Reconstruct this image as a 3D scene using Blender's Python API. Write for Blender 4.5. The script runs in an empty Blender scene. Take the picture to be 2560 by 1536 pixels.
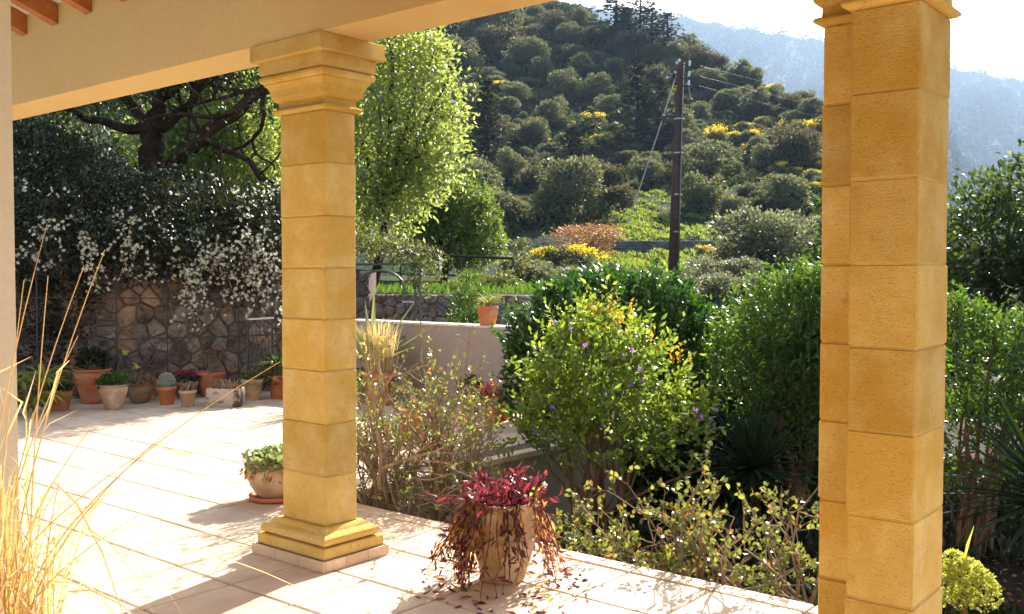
import bpy, math
import numpy as np
from mathutils import Vector

# ------------------------------------------------------------------ camera, sky, sun, exposure
scene = bpy.context.scene
COL = scene.collection
YAW, PITCH, FPX, CAMZ = math.radians(39.5), math.radians(1.94), 2450.0, 1.45
cam_d = bpy.data.cameras.new("camera"); cam = bpy.data.objects.new("camera", cam_d); COL.objects.link(cam)
cam.location = (0, 0, CAMZ); cam.rotation_euler = (math.pi/2 - PITCH, 0, YAW)
cam_d.sensor_width = 36; cam_d.lens = 36*FPX/2560; cam_d.clip_start = .05; cam_d.clip_end = 9000
scene.camera = cam
SUN_EL, SUN_BEAR = math.radians(30), math.radians(-12.5)
sun_vec = np.array([math.cos(SUN_EL)*math.sin(SUN_BEAR), math.cos(SUN_EL)*math.cos(SUN_BEAR), math.sin(SUN_EL)])
world = bpy.data.worlds.new("World"); scene.world = world; world.use_nodes = True
wn = world.node_tree; wn.nodes.clear()
wo = wn.nodes.new("ShaderNodeOutputWorld"); wb = wn.nodes.new("ShaderNodeBackground"); ws = wn.nodes.new("ShaderNodeTexSky")
ws.sky_type = 'NISHITA'; ws.sun_disc = False; ws.sun_elevation = SUN_EL; ws.sun_rotation = SUN_BEAR
ws.air_density = 1.0; ws.dust_density = 2.5; ws.ozone_density = 1.0
wb.inputs[1].default_value = .092
wn.links.new(ws.outputs[0], wb.inputs[0]); wn.links.new(wb.outputs[0], wo.inputs[0])
sd = bpy.data.lights.new("sun", 'SUN'); sun = bpy.data.objects.new("sun", sd); COL.objects.link(sun)
sd.energy = 5.0; sd.angle = math.radians(.53); sd.color = (1, .94, .84)
sun.rotation_euler = Vector(sun_vec).to_track_quat('Z', 'Y').to_euler(); sun.location = (0, 30, 30)
scene.view_settings.view_transform = 'Standard'; scene.view_settings.look = 'None'
scene.view_settings.gamma = 1; scene.view_settings.use_curve_mapping = False
scene.view_settings.exposure = 1.85
cy = scene.cycles
cy.use_denoising = True; cy.max_bounces = 9; cy.diffuse_bounces = 5; cy.glossy_bounces = 2; cy.transmission_bounces = 5
cy.transparent_max_bounces = 4; cy.volume_bounces = 0; cy.caustics_reflective = False; cy.caustics_refractive = False
cy.sample_clamp_indirect = 8

# ------------------------------------------------------------------ picture <-> place helpers (used to read positions off the photograph)
FH = np.array([-math.sin(YAW), math.cos(YAW), 0]); RT = np.array([math.cos(YAW), math.sin(YAW), 0]); ZV = np.array([0, 0, 1.])
FW = math.cos(PITCH)*FH - math.sin(PITCH)*ZV; UP = math.sin(PITCH)*FH + math.cos(PITCH)*ZV
CAM = np.array([0, 0, CAMZ])
def ray(px, py): return FW + RT*(px-1280)/FPX + UP*(768-py)/FPX
def P(px, py, d):                       # point seen at a pixel, d metres ahead
    r = ray(px, py); return CAM + r*d/(r@FH)
def G(px, py, z=0.):                    # point seen at a pixel on the level z
    r = ray(px, py); return CAM + r*(z-CAMZ)/r[2]
def B(px, d, z=0.):                     # bearing of a pixel column, d metres ahead, at height z
    p = FH*d + RT*d*(px-1280)/FPX/math.cos(PITCH); return np.array([p[0], p[1], z])
def LAT(p): return float(np.dot(p, RT)), float(np.dot(p, FH))

# ------------------------------------------------------------------ materials
def mat_new(name):
    m = bpy.data.materials.new(name); m.use_nodes = True
    nt = m.node_tree; nt.nodes.clear(); return m, nt, nt.nodes, nt.links
def rgb(c): return (c[0], c[1], c[2], 1)
def surface(name, c1, c2, scale=6, rough=.8, bump=.3, bscale=60, spec=.3, detail=6, c3=None, s3=2., rnd=.0, bdist=.01, lo=.35, hi=.65):
    m, nt, N, L = mat_new(name)
    out = N.new("ShaderNodeOutputMaterial"); b = N.new("ShaderNodeBsdfPrincipled"); L.new(b.outputs[0], out.inputs[0])
    tc = N.new("ShaderNodeTexCoord"); geo = N.new("ShaderNodeNewGeometry")
    n = N.new("ShaderNodeTexNoise"); n.inputs['Scale'].default_value = scale; n.inputs['Detail'].default_value = detail; n.inputs['Roughness'].default_value = .65
    L.new(geo.outputs['Position'], n.inputs['Vector'])
    r = N.new("ShaderNodeValToRGB"); r.color_ramp.elements[0].position = lo; r.color_ramp.elements[1].position = hi
    r.color_ramp.elements[0].color = rgb(c1); r.color_ramp.elements[1].color = rgb(c2); L.new(n.outputs[0], r.inputs[0])
    col = r.outputs[0]
    if c3:
        n3 = N.new("ShaderNodeTexNoise"); n3.inputs['Scale'].default_value = s3; n3.inputs['Detail'].default_value = 4
        L.new(geo.outputs['Position'], n3.inputs['Vector'])
        r3 = N.new("ShaderNodeValToRGB"); r3.color_ramp.elements[0].position = .5; r3.color_ramp.elements[1].position = .66
        r3.color_ramp.elements[0].color = (0, 0, 0, 1); L.new(n3.outputs[0], r3.inputs[0])
        mx = N.new("ShaderNodeMix"); mx.data_type = 'RGBA'; L.new(r3.outputs[0], mx.inputs[0]); L.new(col, mx.inputs[6]); mx.inputs[7].default_value = rgb(c3)
        col = mx.outputs[2]
    if rnd:
        oi = N.new("ShaderNodeObjectInfo"); hs = N.new("ShaderNodeHueSaturation"); mr = N.new("ShaderNodeMapRange")
        mr.inputs[3].default_value = 1-rnd; mr.inputs[4].default_value = 1+rnd; L.new(oi.outputs['Random'], mr.inputs[0]); L.new(mr.outputs[0], hs.inputs['Value'])
        L.new(col, hs.inputs['Color']); col = hs.outputs[0]
    L.new(col, b.inputs['Base Color']); b.inputs['Roughness'].default_value = rough; b.inputs['Specular IOR Level'].default_value = spec
    if bump:
        bn = N.new("ShaderNodeTexNoise"); bn.inputs['Scale'].default_value = bscale; bn.inputs['Detail'].default_value = 5
        L.new(geo.outputs['Position'], bn.inputs['Vector'])
        bp = N.new("ShaderNodeBump"); bp.inputs['Strength'].default_value = bump; bp.inputs['Distance'].default_value = bdist
        L.new(bn.outputs[0], bp.inputs['Height']); L.new(bp.outputs[0], b.inputs['Normal'])
    return m
def leafmat(name, c1, c2, trans=.45, tcol=None, rough=.4, spec=.5, c3=None):
    """thin leaf: diffuse + gloss, and light coming through; hue varies leaf by leaf"""
    m, nt, N, L = mat_new(name)
    out = N.new("ShaderNodeOutputMaterial"); b = N.new("ShaderNodeBsdfPrincipled"); t = N.new("ShaderNodeBsdfTranslucent"); mx = N.new("ShaderNodeMixShader")
    g = N.new("ShaderNodeNewGeometry"); r = N.new("ShaderNodeValToRGB")
    r.color_ramp.elements[0].color = rgb(c1); r.color_ramp.elements[1].color = rgb(c2)
    if c3:
        r.color_ramp.elements[1].position = .9
        e = r.color_ramp.elements.new(.97); e.color = rgb(c3)
    L.new(g.outputs['Random Per Island'], r.inputs[0]); L.new(r.outputs[0], b.inputs['Base Color'])
    b.inputs['Roughness'].default_value = rough; b.inputs['Specular IOR Level'].default_value = spec
    if tcol is None: tcol = (2.2, 2.0, .7)
    mul = N.new("ShaderNodeMix"); mul.data_type = 'RGBA'; mul.blend_type = 'MULTIPLY'; mul.inputs[0].default_value = 1
    L.new(r.outputs[0], mul.inputs[6]); mul.inputs[7].default_value = rgb(tcol); mul.clamp_result = False
    L.new(mul.outputs[2], t.inputs[0]); mx.inputs[0].default_value = trans
    L.new(b.outputs[0], mx.inputs[1]); L.new(t.outputs[0], mx.inputs[2]); L.new(mx.outputs[0], out.inputs[0])
    return m
M = {}
def sandstone(name):
    """porous yellow calcarenite: blotches, tool drag marks, pits, pale scuffs"""
    m, nt, N, L = mat_new(name)
    out = N.new("ShaderNodeOutputMaterial"); b = N.new("ShaderNodeBsdfPrincipled"); L.new(b.outputs[0], out.inputs[0])
    geo = N.new("ShaderNodeNewGeometry"); oi = N.new("ShaderNodeObjectInfo")
    off = N.new("ShaderNodeVectorMath"); off.operation = 'MULTIPLY_ADD'; L.new(oi.outputs['Random'], off.inputs[0]); off.inputs[1].default_value = (9, 7, 5); L.new(geo.outputs['Position'], off.inputs[2])
    def noise(sc, det, vec=None, ro=.6):
        n = N.new("ShaderNodeTexNoise"); n.inputs['Scale'].default_value = sc; n.inputs['Detail'].default_value = det; n.inputs['Roughness'].default_value = ro; L.new(vec or off.outputs[0], n.inputs['Vector']); return n.outputs[0]
    def ramp(src, p0, p1, c0, c1):
        r = N.new("ShaderNodeValToRGB"); r.color_ramp.elements[0].position = p0; r.color_ramp.elements[1].position = p1; r.color_ramp.elements[0].color = rgb(c0); r.color_ramp.elements[1].color = rgb(c1); L.new(src, r.inputs[0]); return r.outputs[0]
    def mix(f, a, c, mode='MIX'):
        x = N.new("ShaderNodeMix"); x.data_type = 'RGBA'; x.blend_type = mode; L.new(f, x.inputs[0]); L.new(a, x.inputs[6])
        if isinstance(c, tuple): x.inputs[7].default_value = rgb(c)
        else: L.new(c, x.inputs[7])
        return x.outputs[2]
    base = ramp(noise(5, 5), .33, .67, (.60, .388, .095), (.74, .55, .205))
    base = mix(ramp(noise(2.6, 4), .50, .60, (0, 0, 0), (.65, .65, .65)), base, (.58, .35, .055))
    base = mix(ramp(noise(3.6, 8, ro=.8), .56, .70, (0, 0, 0), (.65, .65, .65)), base, (.74, .60, .37))
    base = mix(ramp(noise(9, 6, ro=.7), .62, .70, (0, 0, 0), (.5, .5, .5)), base, (.36, .22, .07))
    mp = N.new("ShaderNodeMapping"); mp.inputs['Scale'].default_value = (105, 105, 190); L.new(off.outputs[0], mp.inputs[0])
    pits = noise(1, 4, mp.outputs[0], .7)
    base = mix(ramp(pits, .33, .45, (.6, .6, .6), (0, 0, 0)), base, (.34, .205, .05))
    hs = N.new("ShaderNodeHueSaturation"); mr = N.new("ShaderNodeMapRange"); mr.inputs[3].default_value = .84; mr.inputs[4].default_value = 1.12; L.new(oi.outputs['Random'], mr.inputs[0]); L.new(mr.outputs[0], hs.inputs['Value']); L.new(base, hs.inputs['Color'])
    L.new(hs.outputs[0], b.inputs['Base Color']); b.inputs['Roughness'].default_value = .9; b.inputs['Specular IOR Level'].default_value = .12
    ad = N.new("ShaderNodeMath"); ad.operation = 'MULTIPLY_ADD'; L.new(noise(14, 5), ad.inputs[0]); ad.inputs[1].default_value = 1.6; L.new(pits, ad.inputs[2])
    bp = N.new("ShaderNodeBump"); bp.inputs['Strength'].default_value = .95; bp.inputs['Distance'].default_value = .006; L.new(ad.outputs[0], bp.inputs['Height']); L.new(bp.outputs[0], b.inputs['Normal'])
    return m
M['sandstone'] = sandstone('sandstone')
M['plaster'] = surface('plaster', (.60, .445, .21), (.64, .485, .235), 30, .92, .25, 60, .1, bdist=.003, c3=(.57, .41, .185), s3=1.1)
M['plaster_pale'] = surface('plaster_pale', (.64, .60, .50), (.69, .65, .54), 25, .92, .15, 200, .1, bdist=.002)
M['wood'] = surface('wood', (.30, .10, .025), (.42, .16, .045), 14, .5, .2, 50, .4, bdist=.003)
M['tile'] = surface('tile', (.63, .455, .305), (.75, .60, .43), 11, .62, .35, 120, .35, c3=(.57, .41, .285), s3=2.3, rnd=.10, bdist=.003)
M['mortar'] = surface('mortar', (.14, .095, .066), (.22, .155, .115), 20, .95, .3, 100, .1)
M['soil'] = surface('soil', (.018, .012, .008), (.05, .033, .022), 12, .95, .9, 40, .1, bdist=.03)
M['gravel'] = surface('gravel', (.10, .085, .06), (.2, .17, .13), 8, .95, .6, 60, .1, bdist=.02)
M['pinkwall'] = surface('pinkwall', (.37, .30, .26), (.42, .34, .295), 12, .95, .12, 160, .1, bdist=.003)
M['coping'] = surface('coping', (.62, .56, .50), (.72, .66, .6), 12, .8, .1, 100, .2)
M['bedwall'] = surface('bedwall', (.36, .28, .19), (.46, .37, .26), 5, .95, .3, 80, .1)
M['terracotta'] = surface('terracotta', (.46, .135, .05), (.56, .19, .08), 9, .75, .2, 90, .3, c3=(.5, .25, .14), s3=7, bdist=.003)
M['clay'] = surface('clay', (.44, .27, .15), (.56, .37, .22), 10, .85, .3, 90, .2, c3=(.6, .46, .33), s3=8, bdist=.003)
M['claypale'] = surface('claypale', (.50, .36, .22), (.62, .47, .31), 14, .85, .35, 90, .2, c3=(.42, .27, .12), s3=9, bdist=.004)
M['trough'] = surface('trough', (.10, .07, .05), (.46, .40, .33), 7, .95, .8, 40, .1, bdist=.012, lo=.42, hi=.52)
M['darkpot'] = surface('darkpot', (.20, .13, .07), (.32, .21, .12), 12, .85, .3, 80, .2)
M['iron'] = surface('iron', (.018, .02, .022), (.03, .034, .036), 20, .35, .1, 100, .6)
M['irongreen'] = surface('irongreen', (.05, .085, .075), (.08, .12, .10), 20, .4, .1, 100, .5)
M['steel'] = surface('steel', (.5, .5, .5), (.6, .6, .6), 20, .3, 0, 1, .8)
M['pole'] = surface('pole', (.075, .038, .024), (.14, .075, .05), 5, .7, .5, 30, .3, bdist=.02)
M['porcelain'] = surface('porcelain', (.72, .72, .72), (.8, .8, .8), 5, .12, 0, 1, .8)
M['yellowplastic'] = surface('yellowplastic', (.75, .45, .02), (.8, .5, .03), 5, .4, 0, 1)
M['stone'] = surface('stone', (.085, .066, .058), (.25, .205, .185), 7, .9, .9, 45, .15, c3=(.30, .19, .12), s3=2.2, rnd=.38, bdist=.02)  # fieldstone darkened: the shade on the lower wall is put into the colour
M['stone_skylit'] = surface('stone_skylit', (.20, .16, .145), (.44, .38, .35), 7, .9, .9, 45, .15, c3=(.42, .30, .22), s3=2.2, rnd=.3, bdist=.02)  # same fieldstone lightened: sky light on the upper wall put into the colour
M['fieldstone'] = surface('fieldstone', (.10, .10, .095), (.3, .29, .27), 1.5, .95, .6, 10, .1, bdist=.1)
M['bark'] = surface('bark', (.028, .016, .012), (.075, .047, .036), 7, .95, 1., 28, .1, bdist=.03)
M['twig'] = surface('twig', (.20, .135, .09), (.36, .265, .18), 20, .85, .3, 90, .2)
M['stem'] = surface('stem', (.17, .10, .055), (.27, .17, .10), 14, .8, .3, 60, .2)
M['grass'] = surface('grass', (.008, .017, .010), (.024, .042, .016), .35, .95, 1., 3.2, .05, c3=(.034, .045, .02), s3=.1, bdist=.5)
M['mountain'] = surface('mountain', (.022, .034, .018), (.055, .065, .035), .02, .95, 1., .06, .05, bdist=8, c3=(.10, .10, .07), s3=.006)
M['lawn'] = surface('lawn', (.022, .036, .010), (.05, .07, .02), 3, .95, 1, 30, .05, bdist=.05)
# foliage
M['leaf_bright'] = leafmat('leaf_bright', (.07, .125, .022), (.185, .25, .05), .5, (2.1, 1.9, .85), .36, .55)
M['leaf_goldtip'] = leafmat('leaf_goldtip', (.22, .20, .02), (.42, .22, .03), .5, (1.6, 1.5, .8), .4, .5)
M['leaf_gloss'] = leafmat('leaf_gloss', (.014, .045, .010), (.045, .105, .02), .32, (2.4, 2.4, .8), .36, .6)
M['leaf_mid'] = leafmat('leaf_mid', (.035, .08, .02), (.075, .135, .028), .42, (2.4, 2.2, .8), .38, .5)
M['leaf_dark'] = leafmat('leaf_dark', (.011, .020, .007), (.030, .044, .014), .25, (2.2, 2.1, .8), .45, .45, c3=(.10, .07, .03))
M['leaf_climber'] = leafmat('leaf_climber', (.008, .014, .005), (.022, .032, .010), .22, (2.2, 2.1, .8), .42, .45, c3=(.07, .05, .02))
M['leaf_tree'] = leafmat('leaf_tree', (.13, .19, .055), (.29, .335, .125), .52, (1.9, 1.75, .9), .33, .7)
M['leaf_round'] = leafmat('leaf_round', (.06, .11, .03), (.14, .19, .06), .45, (2.1, 1.9, .9), .34, .6)
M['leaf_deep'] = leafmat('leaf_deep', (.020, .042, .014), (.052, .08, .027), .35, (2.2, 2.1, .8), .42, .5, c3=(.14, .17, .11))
M['leaf_scrag'] = leafmat('leaf_scrag', (.07, .10, .03), (.17, .19, .06), .45, (2., 1.8, .8), .3, .7, c3=(.22, .10, .04))
M['leaf_rose'] = leafmat('leaf_rose', (.05, .075, .028), (.12, .14, .055), .4, (1.8, 1.7, .8), .45, .4, c3=(.22, .14, .06))
M['leaf_olive'] = leafmat('leaf_olive', (.05, .064, .036), (.135, .15, .09), .4, (2.1, 1.9, 1.1), .55, .3)
M['leaf_brush'] = leafmat('leaf_brush', (.05, .050, .034), (.10, .095, .06), .35, (1.9, 1.7, 1.), .65, .2)
M['leaf_olivenear'] = leafmat('leaf_olivenear', (.085, .10, .065), (.17, .18, .125), .38, (1.7, 1.6, .95), .5, .35)
M['leaf_conifer'] = leafmat('leaf_conifer', (.018, .026, .016), (.04, .05, .03), .2, (1.8, 1.7, .9), .7, .15)
M['leaf_brown'] = leafmat('leaf_brown', (.16, .085, .045), (.30, .17, .09), .4, (1.6, 1.4, .9), .5, .4)
M['leaf_far'] = leafmat('leaf_far', (.03, .045, .026), (.055, .065, .04), .1, (1.5, 1.4, .9), 1., .0)
M['gorse'] = leafmat('gorse', (.55, .42, .014), (.78, .64, .03), .45, (1.3, 1.2, .8), .6, .2)
M['white_petal'] = leafmat('white_petal', (.60, .58, .46), (.76, .74, .63), .35, (1.1, 1.1, 1.), .6, .2)
M['purple_petal'] = leafmat('purple_petal', (.22, .10, .42), (.36, .18, .55), .4, (1.5, 1.3, 1.5), .6, .2)
M['red_leaf'] = leafmat('red_leaf', (.10, .014, .032), (.22, .04, .05), .42, (1.8, 1.3, 1.2), .3, .6)
M['purple_leaf'] = leafmat('purple_leaf', (.085, .022, .034), (.17, .045, .052), .35, (2.0, 1.3, 1.3), .35, .5)
M['dry_leaf'] = leafmat('dry_leaf', (.30, .15, .05), (.50, .31, .12), .45, (1.5, 1.3, .9), .6, .2)
M['straw'] = leafmat('straw', (.42, .28, .10), (.85, .74, .50), .4, (1.3, 1.2, .8), .5, .3)
M['agave'] = leafmat('agave', (.14, .18, .09), (.26, .28, .14), .25, (1.6, 1.5, .8), .4, .5)
M['aloe'] = leafmat('aloe', (.18, .22, .05), (.32, .34, .10), .4, (1.7, 1.5, .8), .4, .5)
M['yucca'] = leafmat('yucca', (.010, .022, .010), (.022, .04, .016), .2, (2., 2., .9), .7, .15)
M['mound'] = leafmat('mound', (.34, .38, .07), (.52, .54, .15), .45, (1.5, 1.4, .8), .5, .3)
M['pale_succulent'] = leafmat('pale_succulent', (.20, .27, .13), (.36, .40, .22), .3, (1.5, 1.4, .8), .5, .4)
M['brown_succulent'] = leafmat('brown_succulent', (.20, .13, .08), (.34, .25, .15), .3, (1.5, 1.3, .9), .5, .4)
M['cactus'] = surface('cactus', (.10, .12, .075), (.24, .25, .19), 60, .9, .8, 90, .1)
M['magenta'] = leafmat('magenta', (.30, .02, .10), (.45, .05, .16), .4, (1.5, 1.2, 1.3), .5, .3)

# ------------------------------------------------------------------ mesh helpers
def nrm(a): return a/np.maximum(np.linalg.norm(a, axis=-1, keepdims=True), 1e-9)
def mesh_np(name, V, F):
    V = np.asarray(V, np.float32); F = np.asarray(F, np.int32); k = F.shape[1]
    me = bpy.data.meshes.new(name); me.vertices.add(len(V)); me.vertices.foreach_set('co', V.ravel())
    me.loops.add(F.size); me.loops.foreach_set('vertex_index', F.ravel())
    me.polygons.add(len(F)); me.polygons.foreach_set('loop_start', np.arange(0, F.size, k, dtype=np.int32))
    me.update(calc_edges=True); return me
class MB:
    def __init__(s): s.v = []; s.f = []
    def add(s, V, F):
        o = len(s.v); s.v += [tuple(map(float, p)) for p in V]; s.f += [tuple(i+o for i in f) for f in F]
    def box(s, x0, x1, y0, y1, z0, z1):
        s.add([(x0,y0,z0),(x1,y0,z0),(x1,y1,z0),(x0,y1,z0),(x0,y0,z1),(x1,y0,z1),(x1,y1,z1),(x0,y1,z1)],
              [(3,2,1,0),(4,5,6,7),(0,1,5,4),(1,2,6,5),(2,3,7,6),(3,0,4,7)])
    def loft(s, rings, cap=True):                 # rings: list of equal-length closed loops
        n = len(rings[0]); V = [p for r in rings for p in r]; F = []
        for i in range(len(rings)-1):
            for j in range(n):
                k = (j+1) % n; F.append((i*n+j, i*n+k, (i+1)*n+k, (i+1)*n+j))
        if cap: F.append(tuple(range(n-1, -1, -1))); F.append(tuple((len(rings)-1)*n+j for j in range(n)))
        s.add(V, F)
    def rect(s, x0, x1, y0, y1, prof):            # square moulding: prof = [(offset, z)]
        s.loft([[(x0-e,y0-e,z),(x1+e,y0-e,z),(x1+e,y1+e,z),(x0-e,y1+e,z)] for e, z in prof])
    def lathe(s, prof, c=(0,0,0), n=28, wob=0, seed=0):
        rg = np.random.default_rng(seed); ph = rg.uniform(0, 6.28, 3); R = []
        for r, z in prof:
            R.append([(c[0]+r*(1+wob*math.sin(2*t+ph[0]+z*9))*math.cos(t), c[1]+r*(1+wob*math.sin(2*t+ph[0]+z*9))*math.sin(t), c[2]+z) for t in np.linspace(0, 2*math.pi, n, endpoint=False)])
        s.loft(R)
    def tube(s, pts, rad, n=6):
        pts = np.asarray(pts, float); m = len(pts); rad = np.broadcast_to(np.asarray(rad, float), (m,))
        T = np.gradient(pts, axis=0); T = nrm(T); R = []
        a = np.array([0, 0, 1.]) if abs(T[0, 2]) < .9 else np.array([1., 0, 0])
        u = np.cross(T[0], a); u /= np.linalg.norm(u)
        for i in range(m):
            u = u - T[i]*np.dot(u, T[i]); u /= max(np.linalg.norm(u), 1e-9); w = np.cross(T[i], u)
            R.append([pts[i] + rad[i]*(math.cos(t)*u + math.sin(t)*w) for t in np.linspace(0, 2*math.pi, n, endpoint=False)])
        s.loft(R)
    def blade(s, pts, w, side):                    # flat tapering strip with a slight keel
        pts = np.asarray(pts, float); m = len(pts); w = np.broadcast_to(np.asarray(w, float), (m,))
        T = nrm(np.gradient(pts, axis=0)); side = np.asarray(side, float); V = []; F = []
        for i in range(m):
            sd_ = side - T[i]*np.dot(side, T[i]); sd_ /= max(np.linalg.norm(sd_), 1e-9); up = np.cross(sd_, T[i])
            V += [pts[i]-sd_*w[i]/2+up*w[i]*.18, pts[i], pts[i]+sd_*w[i]/2+up*w[i]*.18]
        for i in range(m-1):
            a = 3*i; F += [(a, a+1, a+4, a+3), (a+1, a+2, a+5, a+4)]
        s.add(V, F)
    def mesh(s, name):
        me = bpy.data.meshes.new(name); me.from_pydata(s.v, [], s.f); me.update(); return me
    def build(s, name, mat, parent=None, smooth=False, org=None):
        if org is not None: s.v = [tuple(np.subtract(p, org)) for p in s.v]
        o = link(name, s.mesh(name), mat, parent, smooth)
        if org is not None and parent is None: o.location = org
        return o
def link(name, me, mat, parent=None, smooth=False):
    if mat is not None and not me.materials: me.materials.append(M[mat])
    if smooth: me.polygons.foreach_set('use_smooth', np.ones(len(me.polygons), bool))
    o = bpy.data.objects.new(name, me); COL.objects.link(o); o.parent = parent; return o
def thing(name, label, cat, loc=(0, 0, 0), group=None):
    o = bpy.data.objects.new(name, None); COL.objects.link(o); o.location = tuple(map(float, loc)); o.empty_display_size = .1
    tag(o, label, cat, group); return o
def tag(o, label, cat, group=None):
    o['label'] = label; o['category'] = cat
    if group: o['group'] = group
    return o
def struct(o, label=None):
    o['kind'] = 'structure'
    if label: o['label'] = label
    return o
def stuff(o): o['kind'] = 'stuff'; return o
def copy_tree(root, loc, scale, rz):
    r = root.copy(); COL.objects.link(r); r.location = tuple(map(float, loc)); r.scale = scale; r.rotation_euler = (0, 0, rz)
    for ch in root.children:
        c = ch.copy(); COL.objects.link(c); c.parent = r
    return r

# ------------------------------------------------------------------ foliage helpers
def leaf_mesh(name, b, d, L, W, rg, fold=.25, curl=.0):
    n = len(b); d = nrm(d); L = np.broadcast_to(L, (n,))[:, None]; W = np.broadcast_to(W, (n,))[:, None]
    r = nrm(np.cross(d, rg.normal(size=(n, 3)))); u = np.cross(r, d)
    mid = b + d*L*.45 - u*W*fold*.5; tip = b + d*L - u*L*curl
    V = np.stack([b, mid + r*W*.5 + u*W*fold, tip, mid - r*W*.5 + u*W*fold], 1).reshape(-1, 3)
    i = np.arange(n)[:, None]*4
    F = np.concatenate([i+[0, 1, 2], i+[0, 2, 3]], 1).reshape(-1, 3)
    return mesh_np(name, V, F)
def hexleaf_mesh(name, b, d, L, W, rg, droop=.15, flat=None):
    """six-point leaf with a keel, for plants near the camera"""
    n = len(b); d = nrm(d); L = np.broadcast_to(L, (n,))[:, None]; W = np.broadcast_to(W, (n,))[:, None]
    ref = rg.normal(size=(n, 3))
    if flat is not None: ref = ref*.45 + flat
    r = nrm(np.cross(d, ref)); u = np.cross(r, d)
    c1 = b + d*L*.38; c2 = b + d*L*.72 - u*L*droop*.4; tip = b + d*L - u*L*droop
    V = np.stack([b, c1+r*W*.5+u*W*.14, c2+r*W*.38+u*W*.1, tip, c2-r*W*.38+u*W*.1, c1-r*W*.5+u*W*.14, c1, c2], 1).reshape(-1, 3)
    i = np.arange(n)[:, None]*8
    F = np.concatenate([i+q for q in ([0,1,6],[0,6,5],[1,2,7],[1,7,6],[5,6,7],[5,7,4],[2,3,7],[7,3,4])], 1).reshape(-1, 3)
    return mesh_np(name, V, F)
def on_lobes(rg, lobes, n, shell=.55, low=-1.):
    lobes = np.asarray(lobes, float); a = (lobes[:, 3]*lobes[:, 4]+lobes[:, 4]*lobes[:, 5]+lobes[:, 3]*lobes[:, 5])
    k = rg.choice(len(lobes), n, p=a/a.sum()); d = nrm(rg.normal(size=(n, 3)))
    d[:, 2] = np.where(d[:, 2] < low, -d[:, 2], d[:, 2])
    r = (shell + (1-shell)*rg.random(n)**.6)[:, None]
    p = lobes[k, :3] + d*lobes[k, 3:6]*r; return p, nrm(d/lobes[k, 3:6])
def clumps(rg, lobes, nc, per, spread, shell=.55, out=.8, up=.25, low=-1.):
    p, d = on_lobes(rg, lobes, nc, shell, low)
    b = np.repeat(p, per, 0) + rg.normal(size=(nc*per, 3))*spread
    dd = np.repeat(d, per, 0)*out + rg.normal(size=(nc*per, 3))*.6 + [0, 0, up]; return b, dd
def shoots(rg, p, d, length, nl, spread=.9):
    """leaves set along short shoots: returns leaf bases and directions, and the shoot axes"""
    n = len(p); d = nrm(d); length = np.broadcast_to(length, (n,))
    t = (np.arange(nl)+.6)/nl; b = p[:, None] + d[:, None]*(t[None, :, None]*length[:, None, None])
    s = nrm(np.cross(np.repeat(d, nl, 0), rg.normal(size=(n*nl, 3))))
    dd = np.repeat(d, nl, 0)*.75 + s*spread; return b.reshape(-1, 3), dd
def lobe_px(px, py, d, wpx, hpx, deep=None):
    """ellipsoid centred on a pixel at depth d, wpx/hpx its size in the photo"""
    c = P(px, py, d); rx = wpx/2*d/FPX; rz = hpx/2*d/FPX; ry = deep if deep else rx
    return [c[0], c[1], c[2], (rx+ry)/2, (rx+ry)/2, rz]
def grow(rg, p, d, L, r, depth, seg, tips, spread=.6, up=.15, kids=(2, 4), shrink=.66, wob=.16):
    m = 5; pts = [np.array(p, float)]; d = nrm(np.array(d, float))
    for i in range(m):
        d = nrm(d + rg.normal(size=3)*wob + [0, 0, up*.3]); pts.append(pts[-1]+d*L/m)
    re = r*(.62 if depth else .35); seg.append((np.array(pts), np.linspace(r, re, m+1)))
    if depth == 0: tips.append((pts[-1], d)); tips.append((pts[-3], d)); return
    for k in range(rg.integers(kids[0], kids[1]+1)):
        i = rg.integers(2, m+1) if k else m
        nd = nrm(d + rg.normal(size=3)*spread + [0, 0, up])
        grow(rg, pts[i], nd, L*shrink*rg.uniform(.75, 1.2), re*rg.uniform(.7, .95), depth-1, seg, tips, spread, up, kids, shrink, wob)
def tubes(segs, n=6):
    mb = MB()
    for pts, r in segs: mb.tube(pts, r, n)
    return mb

# ------------------------------------------------------------------ ground, bed, hill, mountain
def smooth(t): t = np.clip(t, 0, 1); return t*t*(3-2*t)
SD = np.array([-50, 20, 30, 38, 50.0, 51.0, 58, 70, 85, 115, 145, 175, 215, 260])
SS = np.array([-.06, -.06, -.02, -.004, .0215, .0345, .045, .075, .10, .15, .20, .25, .30, .34])
CB = (np.array([-900, 400, 900, 1445, 1530, 1650, 1750, 1860, 1970, 2060, 2200, 2330, 2500, 2800, 3600])-1280)/FPX
CS = np.array([.34, .34, .33, .275, .243, .231, .222, .198, .18, .165, .12, .075, .03, .012, .005])
def hill_z(b, d):
    """height of the near hill at bearing tangent b, d metres ahead"""
    b = np.asarray(b, float); d = np.asarray(d, float)
    sc = np.interp(b, CB, CS); dc = np.interp(sc, SS, SD)
    z = CAMZ + d*np.interp(d, SD, SS); zc = CAMZ + dc*sc
    n = .9*np.sin(b*31+d*.06)*np.sin(d*.11+b*17) + .5*np.sin(b*83+d*.21)*np.sin(d*.05)
    z = np.where(d > dc, zc - (d-dc)*.25, z) + n*np.clip((d-60)/60, 0, 1) + (.16*np.sin(b*140+d*.5)*np.sin(d*.9+b*60)+.1*np.sin(b*310+d*1.7))*np.clip((d-26)/10, 0, 1)
    return z
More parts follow.
